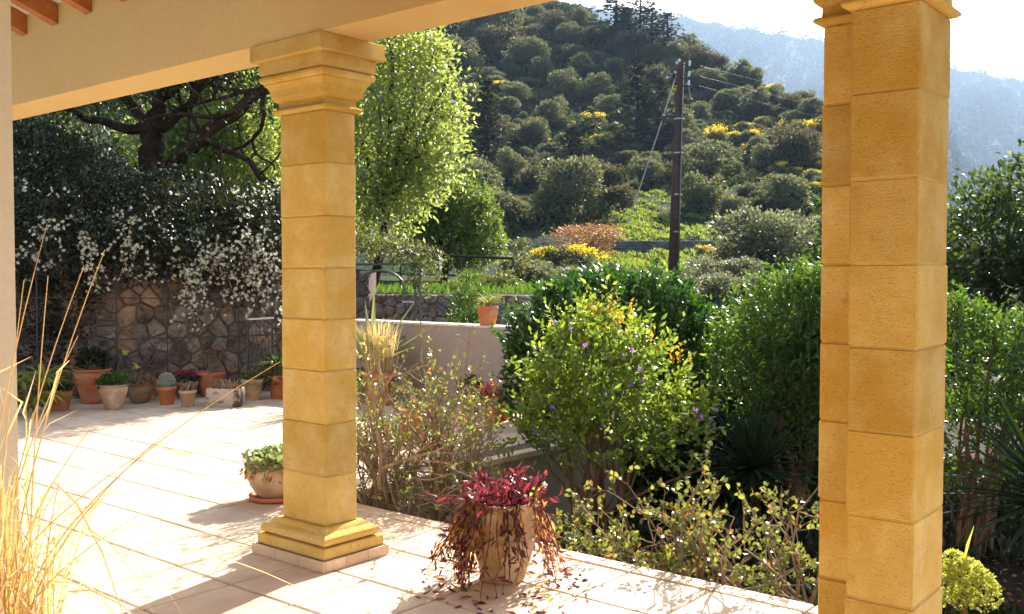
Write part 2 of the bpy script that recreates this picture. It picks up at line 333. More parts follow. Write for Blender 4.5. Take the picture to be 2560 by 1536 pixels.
def hill_hit(px, py):
    b = (px-1280)/FPX/math.cos(PITCH); s = ray(px, py); s = s[2]/(s@FH)
    dd = np.linspace(24, 250, 1500); zz = hill_z(b, dd); k = np.argmax(zz >= CAMZ + dd*s)
    if zz[k] < CAMZ + dd[k]*s:
        k = int(np.argmax((zz-CAMZ)/dd))
    return B(px, dd[k], float(zz[k])), float(dd[k])
bs = np.linspace(-1.05, 1.25, 190); ds = np.concatenate([[20, 24, 28, 33, 38, 44, 49.6, 50.0, 50.6, 54], np.linspace(58, 260, 90)])
bb, dd = np.meshgrid(bs, ds, indexing='ij'); zz = hill_z(bb, dd)
zz[:, 0] -= 6
pts = FH*dd[..., None] + RT*(dd*bb)[..., None]; pts[..., 2] = zz
def grid_faces(a, b):
    i = (np.arange(a-1)[:, None]*b + np.arange(b-1)).reshape(-1, 1); return np.concatenate([i, i+b, i+b+1, i+1], 1)
hill = link('hill', mesh_np('hill', pts.reshape(-1, 3), grid_faces(*bb.shape)), 'grass', None, True); struct(hill, 'grassy hillside rising behind the garden')
# far mountains
MBX = (np.array([-2500, 0, 1200, 1445, 1700, 1860, 2060, 2378, 2560, 3100, 4500])-1280)/FPX
MBS = np.array([.2, .24, .262, .268, .259, .247, .2345, .2075, .194, .15, .12])
MS = 1.95
def mtn_z(b, d): return CAMZ + MS*(mtn0(b, d/MS)-CAMZ)
def mtn0(b, d):
    sc = np.interp(b, MBX, MBS); D0, D1 = 330., 1250.
    t = np.clip((d-D0)/(D1-D0), 0, 1.); base = -22.
    rid = 26*np.sin(b*23+d*.004)*np.sin(d*.006+1.)*smooth(t*3)*(1-t) + 16*np.sin(b*47-d*.009)*(1-t)*t*2
    spur = 46*np.exp(-((b-.36)/.13)**2)*np.exp(-((d-560)/130)**2)
    z = base + (CAMZ + D1*sc - base)*(t**1.15) + rid + spur
    return np.where(d > D1, CAMZ+D1*sc-(d-D1)*.15, z) + 2.*np.sin(b*190+d*.02)
bs = np.linspace(-1.1, 1.5, 240); ds = np.concatenate([[262], np.linspace(330, 1250, 70), np.linspace(1300, 1900, 8)])*MS
bb, dd = np.meshgrid(bs, ds, indexing='ij'); zz = mtn_z(bb, dd)
pts = FH*dd[..., None] + RT*(dd*bb)[..., None]; pts[..., 2] = zz
mtn = link('mountain', mesh_np('mountain', pts.reshape(-1, 3), grid_faces(*bb.shape)), 'mountain', None, True); struct(mtn, 'wooded mountainside far behind the hill')
# plain ground sheet under everything
q = 4000.
gnd = link('ground', mesh_np('ground', [(-q,-q,-55),(q,-q,-55),(q,q,-55),(-q,q,-55)], [[0,1,2,3]]), 'grass'); struct(gnd)
# sunken garden ground in front of the hill
xs = np.linspace(-16, 26, 60); ys = np.linspace(4.09, 30, 50); X, Y = np.meshgrid(xs, ys, indexing='ij')
rg = np.random.default_rng(5)
Z = -.45 - .28*smooth((Y-4.5)/2.5) + .03*np.sin(X*5.1)*np.sin(Y*4.3) + rg.normal(size=X.shape)*.012
bed = link('garden_ground', mesh_np('garden_ground', np.stack([X, Y, Z], -1).reshape(-1, 3), grid_faces(60, 50)), 'soil', None, True); struct(bed)

# ------------------------------------------------------------------ terrace with its tiles
EDGE, BEDX, YBACK = 4.10, -4.97, 8.02
WA, WB = np.array([-11.75, 4.35]), np.array([-9.75, 8.0])          # foot of the stone wall behind the pots
wn_ = np.array([WB[1]-WA[1], -(WB[0]-WA[0])]); wn_ /= np.linalg.norm(wn_)
def terrace_in(x, y):
    if (np.array([x, y])-WA) @ wn_ < -.30: return False
    return y < EDGE if x > BEDX else y < YBACK
t = MB()
t.add([(-14,-3,-.010),(6,-3,-.010),(6,EDGE-.01,-.010),(BEDX-.01,EDGE-.01,-.010),(BEDX-.01,YBACK,-.010),(-14,YBACK,-.010)], [(0,1,2,3,4,5)])
t.add([(BEDX-.01,EDGE-.01,-.010),(6,EDGE-.01,-.010),(6,EDGE-.01,-1),(BEDX-.01,EDGE-.01,-1)], [(3,2,1,0)])
floor = t.build('terrace_floor', 'mortar'); struct(floor, 'terracotta tiled terrace floor')
TS = .445; gx, gy = -2.12, 4.0
def tile_mesh(sx, sy, name='tile', h=.03):
    g = .0058; c = .005; a, b = sx/2-g, sy/2-g; m = MB()
    m.loft([[(-a,-b,-h),(a,-b,-h),(a,b,-h),(-a,b,-h)], [(-a,-b,-c),(a,-b,-c),(a,b,-c),(-a,b,-c)], [(-a+c,-b+c,0),(a-c,-b+c,0),(a-c,b-c,0),(-a+c,b-c,0)]])
    return m.mesh(name)
TM = tile_mesh(TS, TS); cand = []
for i in range(-28, 20):
    for j in range(-16, 11):
        x, y = gx+(i+.5)*TS, gy+(j+.5)*TS
        if x > 5.5 or not terrace_in(x, y): continue
        if x > BEDX and y > 4.0: continue
        if x - TS/2 < BEDX < x + TS/2 and y > 4.0: continue
        la, de = LAT((x, y, 0))
        vis = de > 2 and abs(la/de) < .62 and 1.45/de*FPX < 1536-685+160
        cand.append((0 if vis else 1, de if vis else 99, x, y))
cand.sort(); rg = np.random.default_rng(2); rest = MB(); n_part = 0
for v, de, x, y in cand:
    if v == 0 and n_part < 296:
        o = link('tile', TM, 'tile', floor); o.location = (x, y, rg.uniform(-.0015, .0015)); o.rotation_euler = (rg.normal()*.0016, rg.normal()*.0016, rg.normal()*.002); n_part += 1
    else:
        a = TS/2-.004; rest.box(x-a, x+a, y-a, y+a, -.03, -.0005)
stuff(rest.build('tile_field', 'tile', floor))
EM = tile_mesh(TS, .12, 'edge_tile', .045)
for i in range(-6, 12):                                             # nosing along the bed
    o = link('edge_tile', EM, 'tile', floor); o.location = (gx+(i+.5)*TS, 4.065, .002)
EM2 = tile_mesh(.12, TS, 'edge_tile', .045)
for j in range(0, 9):
    o = link('edge_tile', EM2, 'tile', floor); o.location = (BEDX-.03, gy+(j+.5)*TS+.12, .002)
w = MB(); w.box(BEDX-.02, BEDX+.0, EDGE, 8.6, -1.1, -.05)
bw = w.build('bed_wall', 'bedwall'); tag(bw, 'low plastered wall at the far side of the sunken planting bed', 'garden wall')

# ------------------------------------------------------------------ veranda: beam, ceiling, rafters, house wall
BZ = 2.61; BY0, BY1 = 3.06, 3.36
ver = thing('veranda_roof', 'cream plastered veranda beam carried by the stone columns', 'veranda roof', (-3, 3.2, BZ))
def vb(name, m, mat, **k): return m.build(name, mat, ver, org=(-3, 3.2, BZ), **k)
m = MB(); m.box(-9.5, 4.5, BY0, BY1, BZ, 3.75); vb('beam', m, 'plaster')
sl = math.tan(math.radians(20)); m = MB()
m.add([(-9.5,BY0-.002,3.19),(4.5,BY0-.002,3.19),(4.5,-1.2,3.19+4.26*sl),(-9.5,-1.2,3.19+4.26*sl),(-9.5,BY0-.002,3.235),(4.5,BY0-.002,3.235),(4.5,-1.2,3.235+4.26*sl),(-9.5,-1.2,3.235+4.26*sl)],
      [(0,1,2,3),(7,6,5,4),(0,4,5,1),(1,5,6,2),(2,6,7,3),(3,7,4,0)]); vb('ceiling', m, 'plaster_pale')
rm = MB(); y1 = BY0-.003; Ln = 4.1
for s_ in (1,):
    a, h = .04, .125
    rm.add([(-a,0,0),(a,0,0),(a,-Ln,Ln*sl),(-a,-Ln,Ln*sl),(-a,0,h),(a,0,h),(a,-Ln,Ln*sl+h),(-a,-Ln,Ln*sl+h)],
           [(0,1,2,3),(7,6,5,4),(0,4,5,1),(1,5,6,2),(2,6,7,3),(3,7,4,0)])
rmesh = rm.mesh('rafter')
for k in range(18):
    o = link('rafter', rmesh, 'wood', ver); o.location = (-7.22+k*.435+3, y1-3.2, 3.06-BZ)
hw = thing('house_wall', 'pale plastered house wall at the left edge of the picture', 'wall', (-3.6, 1, 0))
def hb(name, m, mat): return m.build(name, mat, hw, org=(-3.6, 1, 0))
m = MB(); m.box(-3.95, -3.6, -1.15, 1.575, 0.0, 4.3); hb('side_wall', m, 'plaster_pale')
m = MB(); m.box(-3.59, 4.5, -1.4, -1.15, 0.0, 4.75); hb('back_wall', m, 'plaster_pale')

# ------------------------------------------------------------------ stone columns
def chamfer_block(x0, x1, y0, y1, z0, z1, c=.006, rg=None, plan=None):
    m = MB()
    def ring(e, z): return [(x0+e,y0+e,z),(x1-e,y0+e,z),(x1-e,y1-e,z),(x0+e,y1-e,z)]
    def oct_(e, z):
        r = ring(e, z); k = c*.9; o = []
        sg = [(1,1),(-1,1),(-1,-1),(1,-1)]
        for q, (p, s_) in enumerate(zip(r, sg)):
            a = (p[0], p[1]+s_[1]*k, z); b = (p[0]+s_[0]*k, p[1], z)
            o += [a, b] if q in (0, 2) else [b, a]
        return o
    m.loft([oct_(c, z0), oct_(0, z0+c*.8), oct_(0, z1-c*.8), oct_(c, z1)]); return m
JO = [.185, .438, .70, .965, 1.224, 1.48, 1.740, 2.004, 2.262]
CAP = [(0,2.262),(.012,2.264),(.024,2.272),(.026,2.28),(.02,2.288),(.004,2.292),(.002,2.322),(.012,2.326),(.022,2.336),(.028,2.352),(.03,2.366),(.034,2.384),(.044,2.4),(.056,2.41),(.056,2.418),(.068,2.424),(.074,2.436),(.072,2.448),(.06,2.456)]
CAP2 = [(.055,2.457),(.072,2.464),(.072,2.527)]
CAP3 = [(.102,2.5275),(.105,2.532),(.105,2.607),(.102,2.6095)]
BAS = [(.03,.107),(.066,.109),(.078,.118),(.082,.132),(.078,.148),(.066,.157),(.052,.16),(.04,.166),(.034,.176),(.022,.186)]
def column(parent, piers, rg):
    org = np.array(parent.location)
    for (x0, x1, y0, y1) in piers:
        for k in range(len(JO)-1):
            j = rg.uniform(-.0022, .0022, 4)
            m = chamfer_block(x0+j[0], x1+j[1], y0+j[2], y1+j[3], JO[k]+.0012, JO[k+1]-.0012, .007)
            m.build('stone_block', 'sandstone', parent, org=org)
        m = MB(); m.rect(x0+.004, x1-.004, y0+.004, y1-.004, [(0, JO[0]-.002), (0, JO[-1]+.01)]); m.build('joint_mortar', 'sandstone', parent, org=org)
        own = {}
        for nm, pr in (('capital', CAP), ('capital_fascia', CAP2), ('abacus', CAP3), ('base_moulding', BAS)):
            m = MB(); m.rect(x0, x1, y0, y1, pr); own[nm] = m.build(nm, 'sandstone', own['capital'] if nm in ('capital_fascia', 'abacus') else parent, org=org)
        m = MB(); m.rect(x0, x1, y0, y1, [(.088,.052),(.092,.056),(.092,.101),(.088,.105)]); m.build('base_block', 'sandstone', own['base_moulding'], org=org)
        # plinth faced with cut tile
        e = .113
        for (ax, ay, bx, by) in ((x0-e,y0-e,x1+e,y0-e),(x1+e,y0-e,x1+e,y1+e),(x0-e,y1+e,x1+e,y1+e),(x0-e,y0-e,x0-e,y1+e)):
            n = 3; 
            for q_ in range(n):
                u0, u1 = q_/n, (q_+1)/n; g = .0015
                px0, px1 = ax+(bx-ax)*u0, ax+(bx-ax)*u1; py0, py1 = ay+(by-ay)*u0, ay+(by-ay)*u1
                m = MB()
                if ay == by: 
                    s_ = .012 if ay < y0 else -.012
                    m.box(px0+g, px1-g, min(ay, ay+s_), max(ay, ay+s_), .001, .052)
                else:
                    s_ = -.012 if ax > x0 else .012
                    m.box(min(ax, ax+s_), max(ax, ax+s_), py0+g+.0125*(q_ == 0), py1-g-.0125*(q_ == n-1), .001, .052)
                m.build('plinth_tile', 'tile', parent, org=org)
        m = MB(); m.rect(x0, x1, y0, y1, [(e-.011, .0005), (e-.011, .0515)]); m.build('plinth_core', 'mortar', parent, org=org)
rg = np.random.default_rng(11)
c1 = thing('stone_column', 'square yellow sandstone column standing alone on the terrace left of centre', 'column', (-3.975, 3.26, 0), 'veranda columns')
column(c1, [(-4.15, -3.80, 3.155, 3.36)], rg)
c2 = thing('stone_column', 'wide stepped sandstone corner pillar at the right, cut off by the picture edges', 'column', (-1.1, 3.2, 0), 'veranda columns')
column(c2, [(-1.132, -.926, 3.02, 3.325)], rg)
column(c2, [(-1.278, -1.138, 3.158, 3.36)], rg)

# ------------------------------------------------------------------ walls of the garden
def clip(poly, p, n):
    out = []
    for i in range(len(poly)):
        a, b = poly[i], poly[(i+1) % len(poly)]; da, db = (a-p)@n, (b-p)@n
        if da <= 0: out.append(a)
        if da*db < 0: out.append(a+(b-a)*da/(da-db))
    return out
def stone_wall(parent, A, Bp, z0, z1, cell, seed, thick=.4, mat='stone'):
    """dry-looking masonry: a Voronoi of rough stones standing proud of a dark bed"""
    rg = np.random.default_rng(seed); A = np.array(A, float); Bp = np.array(Bp, float); L = np.linalg.norm(Bp-A); u = (Bp-A)/L; n = np.array([u[1], -u[0]]); H = z1-z0
    org = np.array(parent.location); nu, nv = max(2, round(L/cell)), max(2, round(H/cell/.72)); S = []
    for i in range(-1, nu+1):
        for j in range(-1, nv+1): S.append(((i+.5+.5*(j % 2)+rg.uniform(-.48, .48))*L/nu, (j+.5+rg.uniform(-.48, .48))*H/nv))
    S = np.array(S)
    for k, s_ in enumerate(S):
        if not (-.02 < s_[0] < L+.02 and -.02 < s_[1] < H+.02): continue
        poly = [np.array(c) for c in ((0, 0), (L, 0), (L, H), (0, H))]
        for q_ in np.argsort(((S-s_)**2).sum(1))[1:16]:
            dv = S[q_]-s_; poly = clip(poly, s_+dv/2, dv)
            if len(poly) < 3: break
        if len(poly) < 3: continue
        poly = np.array(poly); c = poly.mean(0); ext = np.abs(poly-c).max()
        if ext < .03: continue
        # cut the corners so the stone is rounder
        r1 = []
        for a in range(len(poly)):
            p0, p1, p2 = poly[a-1], poly[a], poly[(a+1) % len(poly)]
            ca = rg.uniform(.08, .24); r1 += [p1*(1-ca)+p0*ca, p1*(1-ca)+p2*ca]
        r1 = np.array(r1); gap = rg.uniform(.004, .012)/ext
        out = rg.uniform(.025, .085)
        def ring(f, o, j=0): return [np.append(A+u*(c+(p-c)*f)[0]+n*(o+rg.normal()*j), z0+(c+(p-c)*f)[1]) for p in r1]
        m = MB(); R = [ring(1-gap, 0), ring(1-gap*1.2, out*.55), ring(.84, out*.9, .008), ring(.45, out, .012)]
        m.loft(R, cap=False); k0 = len(m.v); m.v.append(tuple(np.append(A+u*c[0]+n*(out*1.02), z0+c[1]))); nn = len(r1)
        m.f += [(k0-nn+a, k0-nn+(a+1) % nn, k0) for a in range(nn)]
        m.build('stone', mat, parent, org=org)
    m = MB(); a0, a1 = A+n*.012, Bp+n*.012; b0, b1 = A-n*thick, Bp-n*thick
    m.loft([[(*a0,z0),(*a1,z0),(*b1,z0),(*b0,z0)], [(*a0,z1-.005),(*a1,z1-.005),(*b1,z1-.005),(*b0,z1-.005)]]); m.build('mortar_bed', 'mortar', parent, org=org)
w1 = thing('stone_wall', 'rough fieldstone wall behind the row of pots, half hidden by white blossom', 'stone wall', (WA[0], WA[1], 0))
stone_wall(w1, WA, WB, -.02, 1.75, .235, 3)
A2, B2 = B(700, 15.6)[:2], B(1400, 14.6)[:2]
w2 = thing('stone_wall', 'upper fieldstone retaining wall below the black railing', 'stone wall', (A2[0], A2[1], 0))
stone_wall(w2, A2, B2, .05, 1.13, .2, 8, mat='stone_skylit')
A3, B3 = B(862, 15.1)[:2], B(926, 15.05)[:2]
w3 = thing('stone_pier', 'short stone pier rising above the upper wall beside the column', 'stone pier', (A3[0], A3[1], 0))
stone_wall(w3, A3, B3, .05, 1.50, .19, 9, .35, mat='stone_skylit')
# upper garden behind those walls
ug = MB(); cor = [B(1420, 14.7), B(690, 15.7), B(600, 12.4), B(-500, 11.7), B(-1900, 26), B(1500, 26)]
top = [1.10, 1.12, 1.6, 1.6, 1.9, 1.3]
ug.add([(p[0], p[1], z) for p, z in zip(cor, top)] + [(p[0], p[1], -.9) for p in cor], [(5,4,3,2,1,0)] + [(i, (i+1) % 6, (i+1) % 6+6, i+6) for i in range(6)])
struct(ug.build('upper_garden', 'lawn'))
# pale plastered wall with coping
lw = thing('garden_wall', 'smooth pinkish plastered garden wall with a pale coping, pot on top', 'garden wall', (-8, 8.05, 0))
m = MB(); m.box(-9.9, -6.55, 8.05, 8.27, -.02, .862); m.build('wall_face', 'pinkwall', lw, org=(-8, 8.05, 0))
m = MB(); m.box(-9.9, -6.54, 8.035, 8.285, .8625, .885); m.build('coping', 'coping', lw, org=(-8, 8.05, 0))
# ------------------------------------------------------------------ railing, arch, gate, trellis
def bars(mb, a, b, r, n=6): mb.tube([a, (np.array(a)+np.array(b))/2, b], r, n)
rl = thing('garden_railing', 'black metal railing along the upper garden above the stone wall', 'railing', B(1283, 18, 1.1))
org = np.array(rl.location)
TPX = [(700, 612, 20.5), (1001, 634, 19.3), (1152, 640, 18.7), (1283, 647, 18)]
for (a, b) in zip(TPX[:-1], TPX[1:]):
    m = MB(); bars(m, P(*a), P(*b), .03); m.build('top_rail', 'iron', rl, org=org)
    m = MB(); bars(m, P(a[0], a[1]+51, a[2]), P(b[0], b[1]+49, b[2]), .018); m.build('mid_rail', 'iron', rl, org=org)
for a in TPX:
    p = P(*a); m = MB(); bars(m, p, (p[0], p[1], p[2]-.85), .024); m.build('post', 'iron', rl, org=org)
ar = thing('rose_arch', 'green metal rose arch standing before the upper stone wall', 'garden arch', B(1040, 13.6, 0))
org = np.array(ar.location); D = 13.6
m = MB(); pts = [P(893, 745, D)] + [P(952-59*math.cos(t), 722-45*math.sin(t), D) for t in np.linspace(.0, math.pi, 14)] + [P(1006, 750, D)]
m.tube(pts, .017, 6); m.build('hoop', 'irongreen', ar, org=org)
for px in (1037, 1050):
    p = P(px, 648, D); m = MB(); bars(m, p, (p[0], p[1], 0.02), .013); m.build('upright', 'irongreen', ar, org=org)
for y in (680, 715, 747, 765, 800):
    m = MB(); bars(m, P(1037, y, D), P(1050, y, D), .009); m.build('rung', 'irongreen', ar, org=org)
m = MB(); bars(m, P(1006, 755, D), P(1036, 755, D), .014); m.build('cross_bar', 'steel', ar, org=org)
m = MB(); bars(m, P(1013, 788, D), P(1036, 757, D), .008); m.build('brace', 'steel', ar, org=org)
m = MB(); m.tube([P(880, 662, D), P(960, 661, D), P(1040, 663, D)], .016, 6); m.build('top_rail', 'irongreen', ar, org=org)
m = MB(); m.tube([P(1000, 622, D), P(1022, 632, D), P(1036, 652, D)], .012, 6); m.build('bow', 'irongreen', ar, org=org)
gt = thing('iron_gate', 'narrow black wrought iron gate between pots and stone wall', 'gate', B(650, 11.4, 0)); org = np.array(gt.location); D = 11.4
for px in (620, 680):
    m = MB(); p = P(px, 797, D); bars(m, p, (p[0], p[1], .01), .014); m.build('stile', 'iron', gt, org=org)
for y, mt in ((797, 'steel'), (838, 'iron'), (915, 'iron'), (960, 'iron')):  # top rail made pale to paint in its white glint
    m = MB(); bars(m, P(617, y+2, D), P(683, y-2, D), .013); m.build('rail', mt, gt, org=org)
for k, px in enumerate((630, 640, 650, 660, 670)):
    m = MB(); m.tube([P(px+3*math.sin(i*1.1), 838+i*13, D) for i in range(7)] , .008, 5); m.build('bar', 'iron', gt, org=org)
    m = MB(); bars(m, P(px, 799, D), P(px, 838, D), .006, 5); m.build('spindle', 'iron', gt, org=org)
tr = thing('wire_trellis', 'dark metal trellis of posts and rails against the stone wall', 'trellis', (WA[0], WA[1], 0)); org = np.array(tr.location)
for px, d in ((90, 10.75), (289, 11.15), (416, 11.4), (594, 11.75)):
    p = P(px, 640, d); m = MB(); bars(m, p, (p[0], p[1], 0), .009); m.build('post', 'iron', tr, org=org)
for ya, yb in ((744, 748), (858, 836)):
    m = MB(); bars(m, P(20, ya, 10.55), P(720, yb, 12.0), .007); m.build('rail', 'iron', tr, org=org)

# ------------------------------------------------------------------ pots
PROF = {
 'flower': [(.68,0),(.70,.02),(.92,.80),(1.0,.80),(1.0,1.0),(.90,1.0),(.86,.86)],
 'round': [(.58,0),(.62,.04),(.86,.32),(1.02,.62),(1.0,.78),(.86,.90),(1.0,.96),(1.0,1.0),(.86,1.0),(.80,.88)],
 'urn': [(.55,0),(.60,.05),(.80,.40),(.98,.75),(1.02,.86),(.9,.93),(1.06,.97),(1.06,1.0),(.86,1.0),(.82,.9)],
 'bowl': [(.60,0),(.66,.06),(.90,.55),(.98,.84),(1.06,.88),(1.06,1.0),(.93,1.0),(.9,.88)],
 'square': [(.80,0),(.82,.02),(.94,.82),(1.0,.84),(1.0,1.0),(.90,1.0),(.88,.88)],
 'tall': [(.58,0),(.62,.03),(.70,.16),(.80,.30),(.885,.44),(.915,.50),(.905,.535),(.85,.55),(.86,.64),(.90,.78),(.97,.90),(1.03,.955),(1.04,.985),(1.01,1.0),(.92,.995),(.88,.9)],
}
def pot(parent, prof, r, h, mat, n=30, name='pot', z=0., seed=0):
    m = MB(); pr = PROF[prof]
    if prof == 'square':
        m.loft([[(x*k*r, y*k*r*.8, z+zz*h) for x, y in ((-1,-1),(1,-1),(1,1),(-1,1))] for k, zz in pr])
    else: m.lathe([(k*r, z+zz*h) for k, zz in pr], n=n, wob=.012, seed=seed)
    o = m.build(name, mat, parent, smooth=prof != 'square')
    m = MB(); m.lathe([(.01, z+h*.88), (r*pr[-1][0]*1.0, z+h*.89), (r*pr[-1][0]*.5, z+h*.93)], n=16); m.build('soil', 'soil', o)
    return o
def leaves(parent, name, mat, b, d, L, W, rg, hexa=False, **k):
    me = (hexleaf_mesh if hexa else leaf_mesh)(name, b, d, L, W, rg, **k); return stuff(link(name, me, mat, parent))
def at_px(px, ybot, hpx=0):
    p = G(px, ybot-4); d = LAT(p)[1]; return p, d, d/FPX
# --- small things in the row along the stone wall
def potted(name, label, px, yb, wpx, hpx, prof, mat, cat='potted plant', group='pots along the stone wall', seed=0):
    p, d, s_ = at_px(px, yb); o = thing(name, label, cat, p, group); pot(o, prof, wpx/2*s_, hpx*s_, mat, seed=seed); return o, wpx/2*s_, hpx*s_, s_
rg = np.random.default_rng(21)
o, r, h, s_ = potted('potted_plant', 'tan urn with fresh green rosette plant and two drooping flower stalks', 284, 1027, 68, 62, 'urn', 'clay')
b, d = clumps(rg, [(0,0,h*1.05,r*1.05,r*1.05,.09)], 150, 3, .012, .3, .6, .7, 0.); leaves(o, 'foliage', 'leaf_mid', b, d, .05, .035, rg)
for (dx, dz) in ((.12, .36), (.22, .21)):
    m = MB(); a = RT*dx; m.tube([(0,0,h), tuple(a*.5+ZV*(h+dz*.55)), tuple(a*.85+ZV*(h+dz*.95)), tuple(a+ZV*(h+dz)), tuple(a*1.12+ZV*(h+dz-.03))], .006, 5); m.build('flower_stalk', 'leaf_mid', o)
    c = a*1.12+ZV*(h+dz-.02); b = np.repeat([c], 40, 0)+rg.normal(size=(40, 3))*.012; leaves(o, 'flower_head', 'mound', b, rg.normal(size=(40, 3)), .03, .015, rg)
o, r, h, s_ = potted('potted_plant', 'squat dull brown bowl with reddish trailing succulent', 350, 1011, 62, 50, 'round', 'darkpot')
b, d = clumps(rg, [(0,0,h,r*1.1,r*1.1,.07)], 120, 3, .02, .4, .7, .2, -.3); leaves(o, 'foliage', 'brown_succulent', b, d, .05, .025, rg)
b, d = clumps(rg, [(.08,.1,h*.6,.06,.06,h*.6)], 50, 3, .02, .4, .7, -.6, -.9); leaves(o, 'trailing_foliage', 'dry_leaf', b, d, .05, .02, rg)
o, r, h, s_ = potted('potted_cactus', 'orange terracotta flowerpot holding a round grey cactus', 417, 1016, 47, 46, 'flower', 'terracotta', 'cactus')
m = MB(); R = []
for a in np.linspace(-.5, 1.5, 9): R.append([(.86*r*math.cos(a)*(1+.06*math.cos(t*13))*math.cos(t), .86*r*math.cos(a)*(1+.06*math.cos(t*13))*math.sin(t), h+.035+.105*math.sin(a)) for t in np.linspace(0, 6.283, 78, endpoint=False)])
m.loft(R); m.build('cactus_body', 'cactus', o, smooth=True)
pp, dd_ = on_lobes(rg, [(0,0,h+.035,.88*r,.88*r,.11)], 500, .97, 0.); leaves(o, 'spines', 'white_petal', pp, dd_+rg.normal(size=pp.shape)*.4, .018, .003, rg)
o, r, h, s_ = potted('potted_plant', 'small pale pot with upright finger succulents in the front row', 470, 1020, 43, 41, 'flower', 'clay')
def fingers(o, r, h, n, ln, mat, rg, w=.012, ell=1.):
    m = MB()
    for _ in range(n):
        a, q_ = rg.uniform(0, 6.28), math.sqrt(rg.random())*r; x, y = q_*math.cos(a)*ell, q_*math.sin(a); l = ln*rg.uniform(.5, 1.1); dx, dy = rg.normal(size=2)*.3
        p0 = RT*x+FH*y+ZV*h; m.tube([p0, p0+ZV*l*.5+np.array([dx, dy, 0])*l*.4, p0+ZV*l+np.array([dx, dy, 0])*l], [w*.7, w, w*.35], 5)
    return m.build('succulent_stems', mat, o)
fingers(o, r*.85, h*.92, 42, .11, 'brown_succulent', rg)
o, r, h, s_ = potted('potted_plant', 'dark pot of magenta flowers just behind the small pale pot', 466, 1000, 60, 42, 'flower', 'darkpot')
b, d = clumps(rg, [(0,0,h*1.05,r*1.15,r*1.15,.07)], 80, 3, .012, .5, .7, .5, -.2); leaves(o, 'foliage', 'leaf_deep', b, d, .04, .02, rg)
b, d = clumps(rg, [(0,0,h*1.3,r*.9,r*.9,.06)], 60, 3, .008, .5, .7, .5, -.2); leaves(o, 'flowers', 'magenta', b, d, .03, .02, rg)
o, r, h, s_ = potted('potted_plant', 'wide terracotta bowl with a bare twiggy brown plant', 526, 995, 66, 62, 'bowl', 'terracotta')
seg, tips = [], []
for k in range(7): grow(rg, (0, 0, h*.9), (rg.normal()*.5, rg.normal()*.5, 1), .16, .006, 2, seg, tips, .7, .1)
tubes(seg, 5).build('twigs', 'twig', o); tp = np.array([t_[0] for t_ in tips]); td = np.array([t_[1] for t_ in tips])
b, d = shoots(rg, tp, td, .04, 2); leaves(o, 'dry_leaves', 'leaf_brown', b, d, .03, .014, rg)
o, r, h, s_ = potted('potted_plant', 'square terracotta planter with a tall leafy green shrub by the gate', 568, 972, 62, 54, 'square', 'terracotta')
seg, tips = [], []
for k in range(6): grow(rg, (0, 0, h*.9), (rg.normal()*.35, rg.normal()*.35, 1), .3, .009, 2, seg, tips, .6, .2)
tubes(seg, 5).build('branches', 'twig', o); tp = np.array([t_[0] for t_ in tips]); td = np.array([t_[1] for t_ in tips])
b, d = shoots(rg, np.repeat(tp, 3, 0)+rg.normal(size=(len(tp)*3, 3))*.04, np.repeat(td, 3, 0)+rg.normal(size=(len(tp)*3, 3))*.5, .1, 6); leaves(o, 'foliage', 'leaf_deep', b, d, .06, .028, rg)
p, dpt, s_ = at_px(565, 1019); o = thing('stone_trough', 'weathered rectangular stone trough planted with finger succulents', 'trough', p, 'pots along the stone wall')
w_, h_ = 42*s_, 46*s_; m = MB(); R = []
for k, z in ((.93, 0), (.97, .03), (1, .5), (1, 1.0), (.86, 1.0), (.84, .8)):
    R.append([tuple(RT*(x*w_*k + rg.normal()*.004) + FH*(y*(.13+ (k-1)*w_) + rg.normal()*.004) + ZV*(z*h_+rg.normal()*.003)) for x, y in ((-1,-1),(-.5,-1.02),(0,-1.03),(.5,-1.02),(1,-1),(1.01,0),(1,1),(0,1.02),(-1,1),(-1.01,0))])
m.loft(R); m.build('basin', 'trough', o); fingers(o, .12, h_*.85, 70, .12, 'brown_succulent', rg, .010, 1.25)
o, r, h, s_ = potted('potted_plant', 'pale clay pot with yellow green succulents right of the trough', 631, 1004, 54, 53, 'flower', 'claypale')
b, d = clumps(rg, [(0,0,h*1.05,r*.9,r*.9,.08)], 70, 4, .015, .4, .7, .4, -.2); leaves(o, 'foliage', 'leaf_scrag', b, d, .045, .022, rg)
o, r, h, s_ = potted('potted_plant', 'large shaded terracotta jar at the left with dark leaves', 233, 1012, 88, 86, 'urn', 'terracotta')
b, d = clumps(rg, [(0,0,h*1.15,r*.8,r*.8,.16)], 140, 4, .02, .3, .7, .5, -.2); leaves(o, 'foliage', 'leaf_dark', b, d, .06, .03, rg)
o, r, h, s_ = potted('potted_plant', 'small terracotta pot half hidden by the strappy plant, left end of row', 150, 1030, 60, 48, 'flower', 'terracotta')
b, d = clumps(rg, [(0,0,h*1.15,r*.9,r*.9,.1)], 90, 4, .02, .3, .7, .5, -.2); leaves(o, 'foliage', 'leaf_dark', b, d, .05, .025, rg)
o, r, h, s_ = potted('potted_plant', 'terracotta pot with arching green straps partly behind the column', 700, 1000, 62, 58, 'flower', 'terracotta')
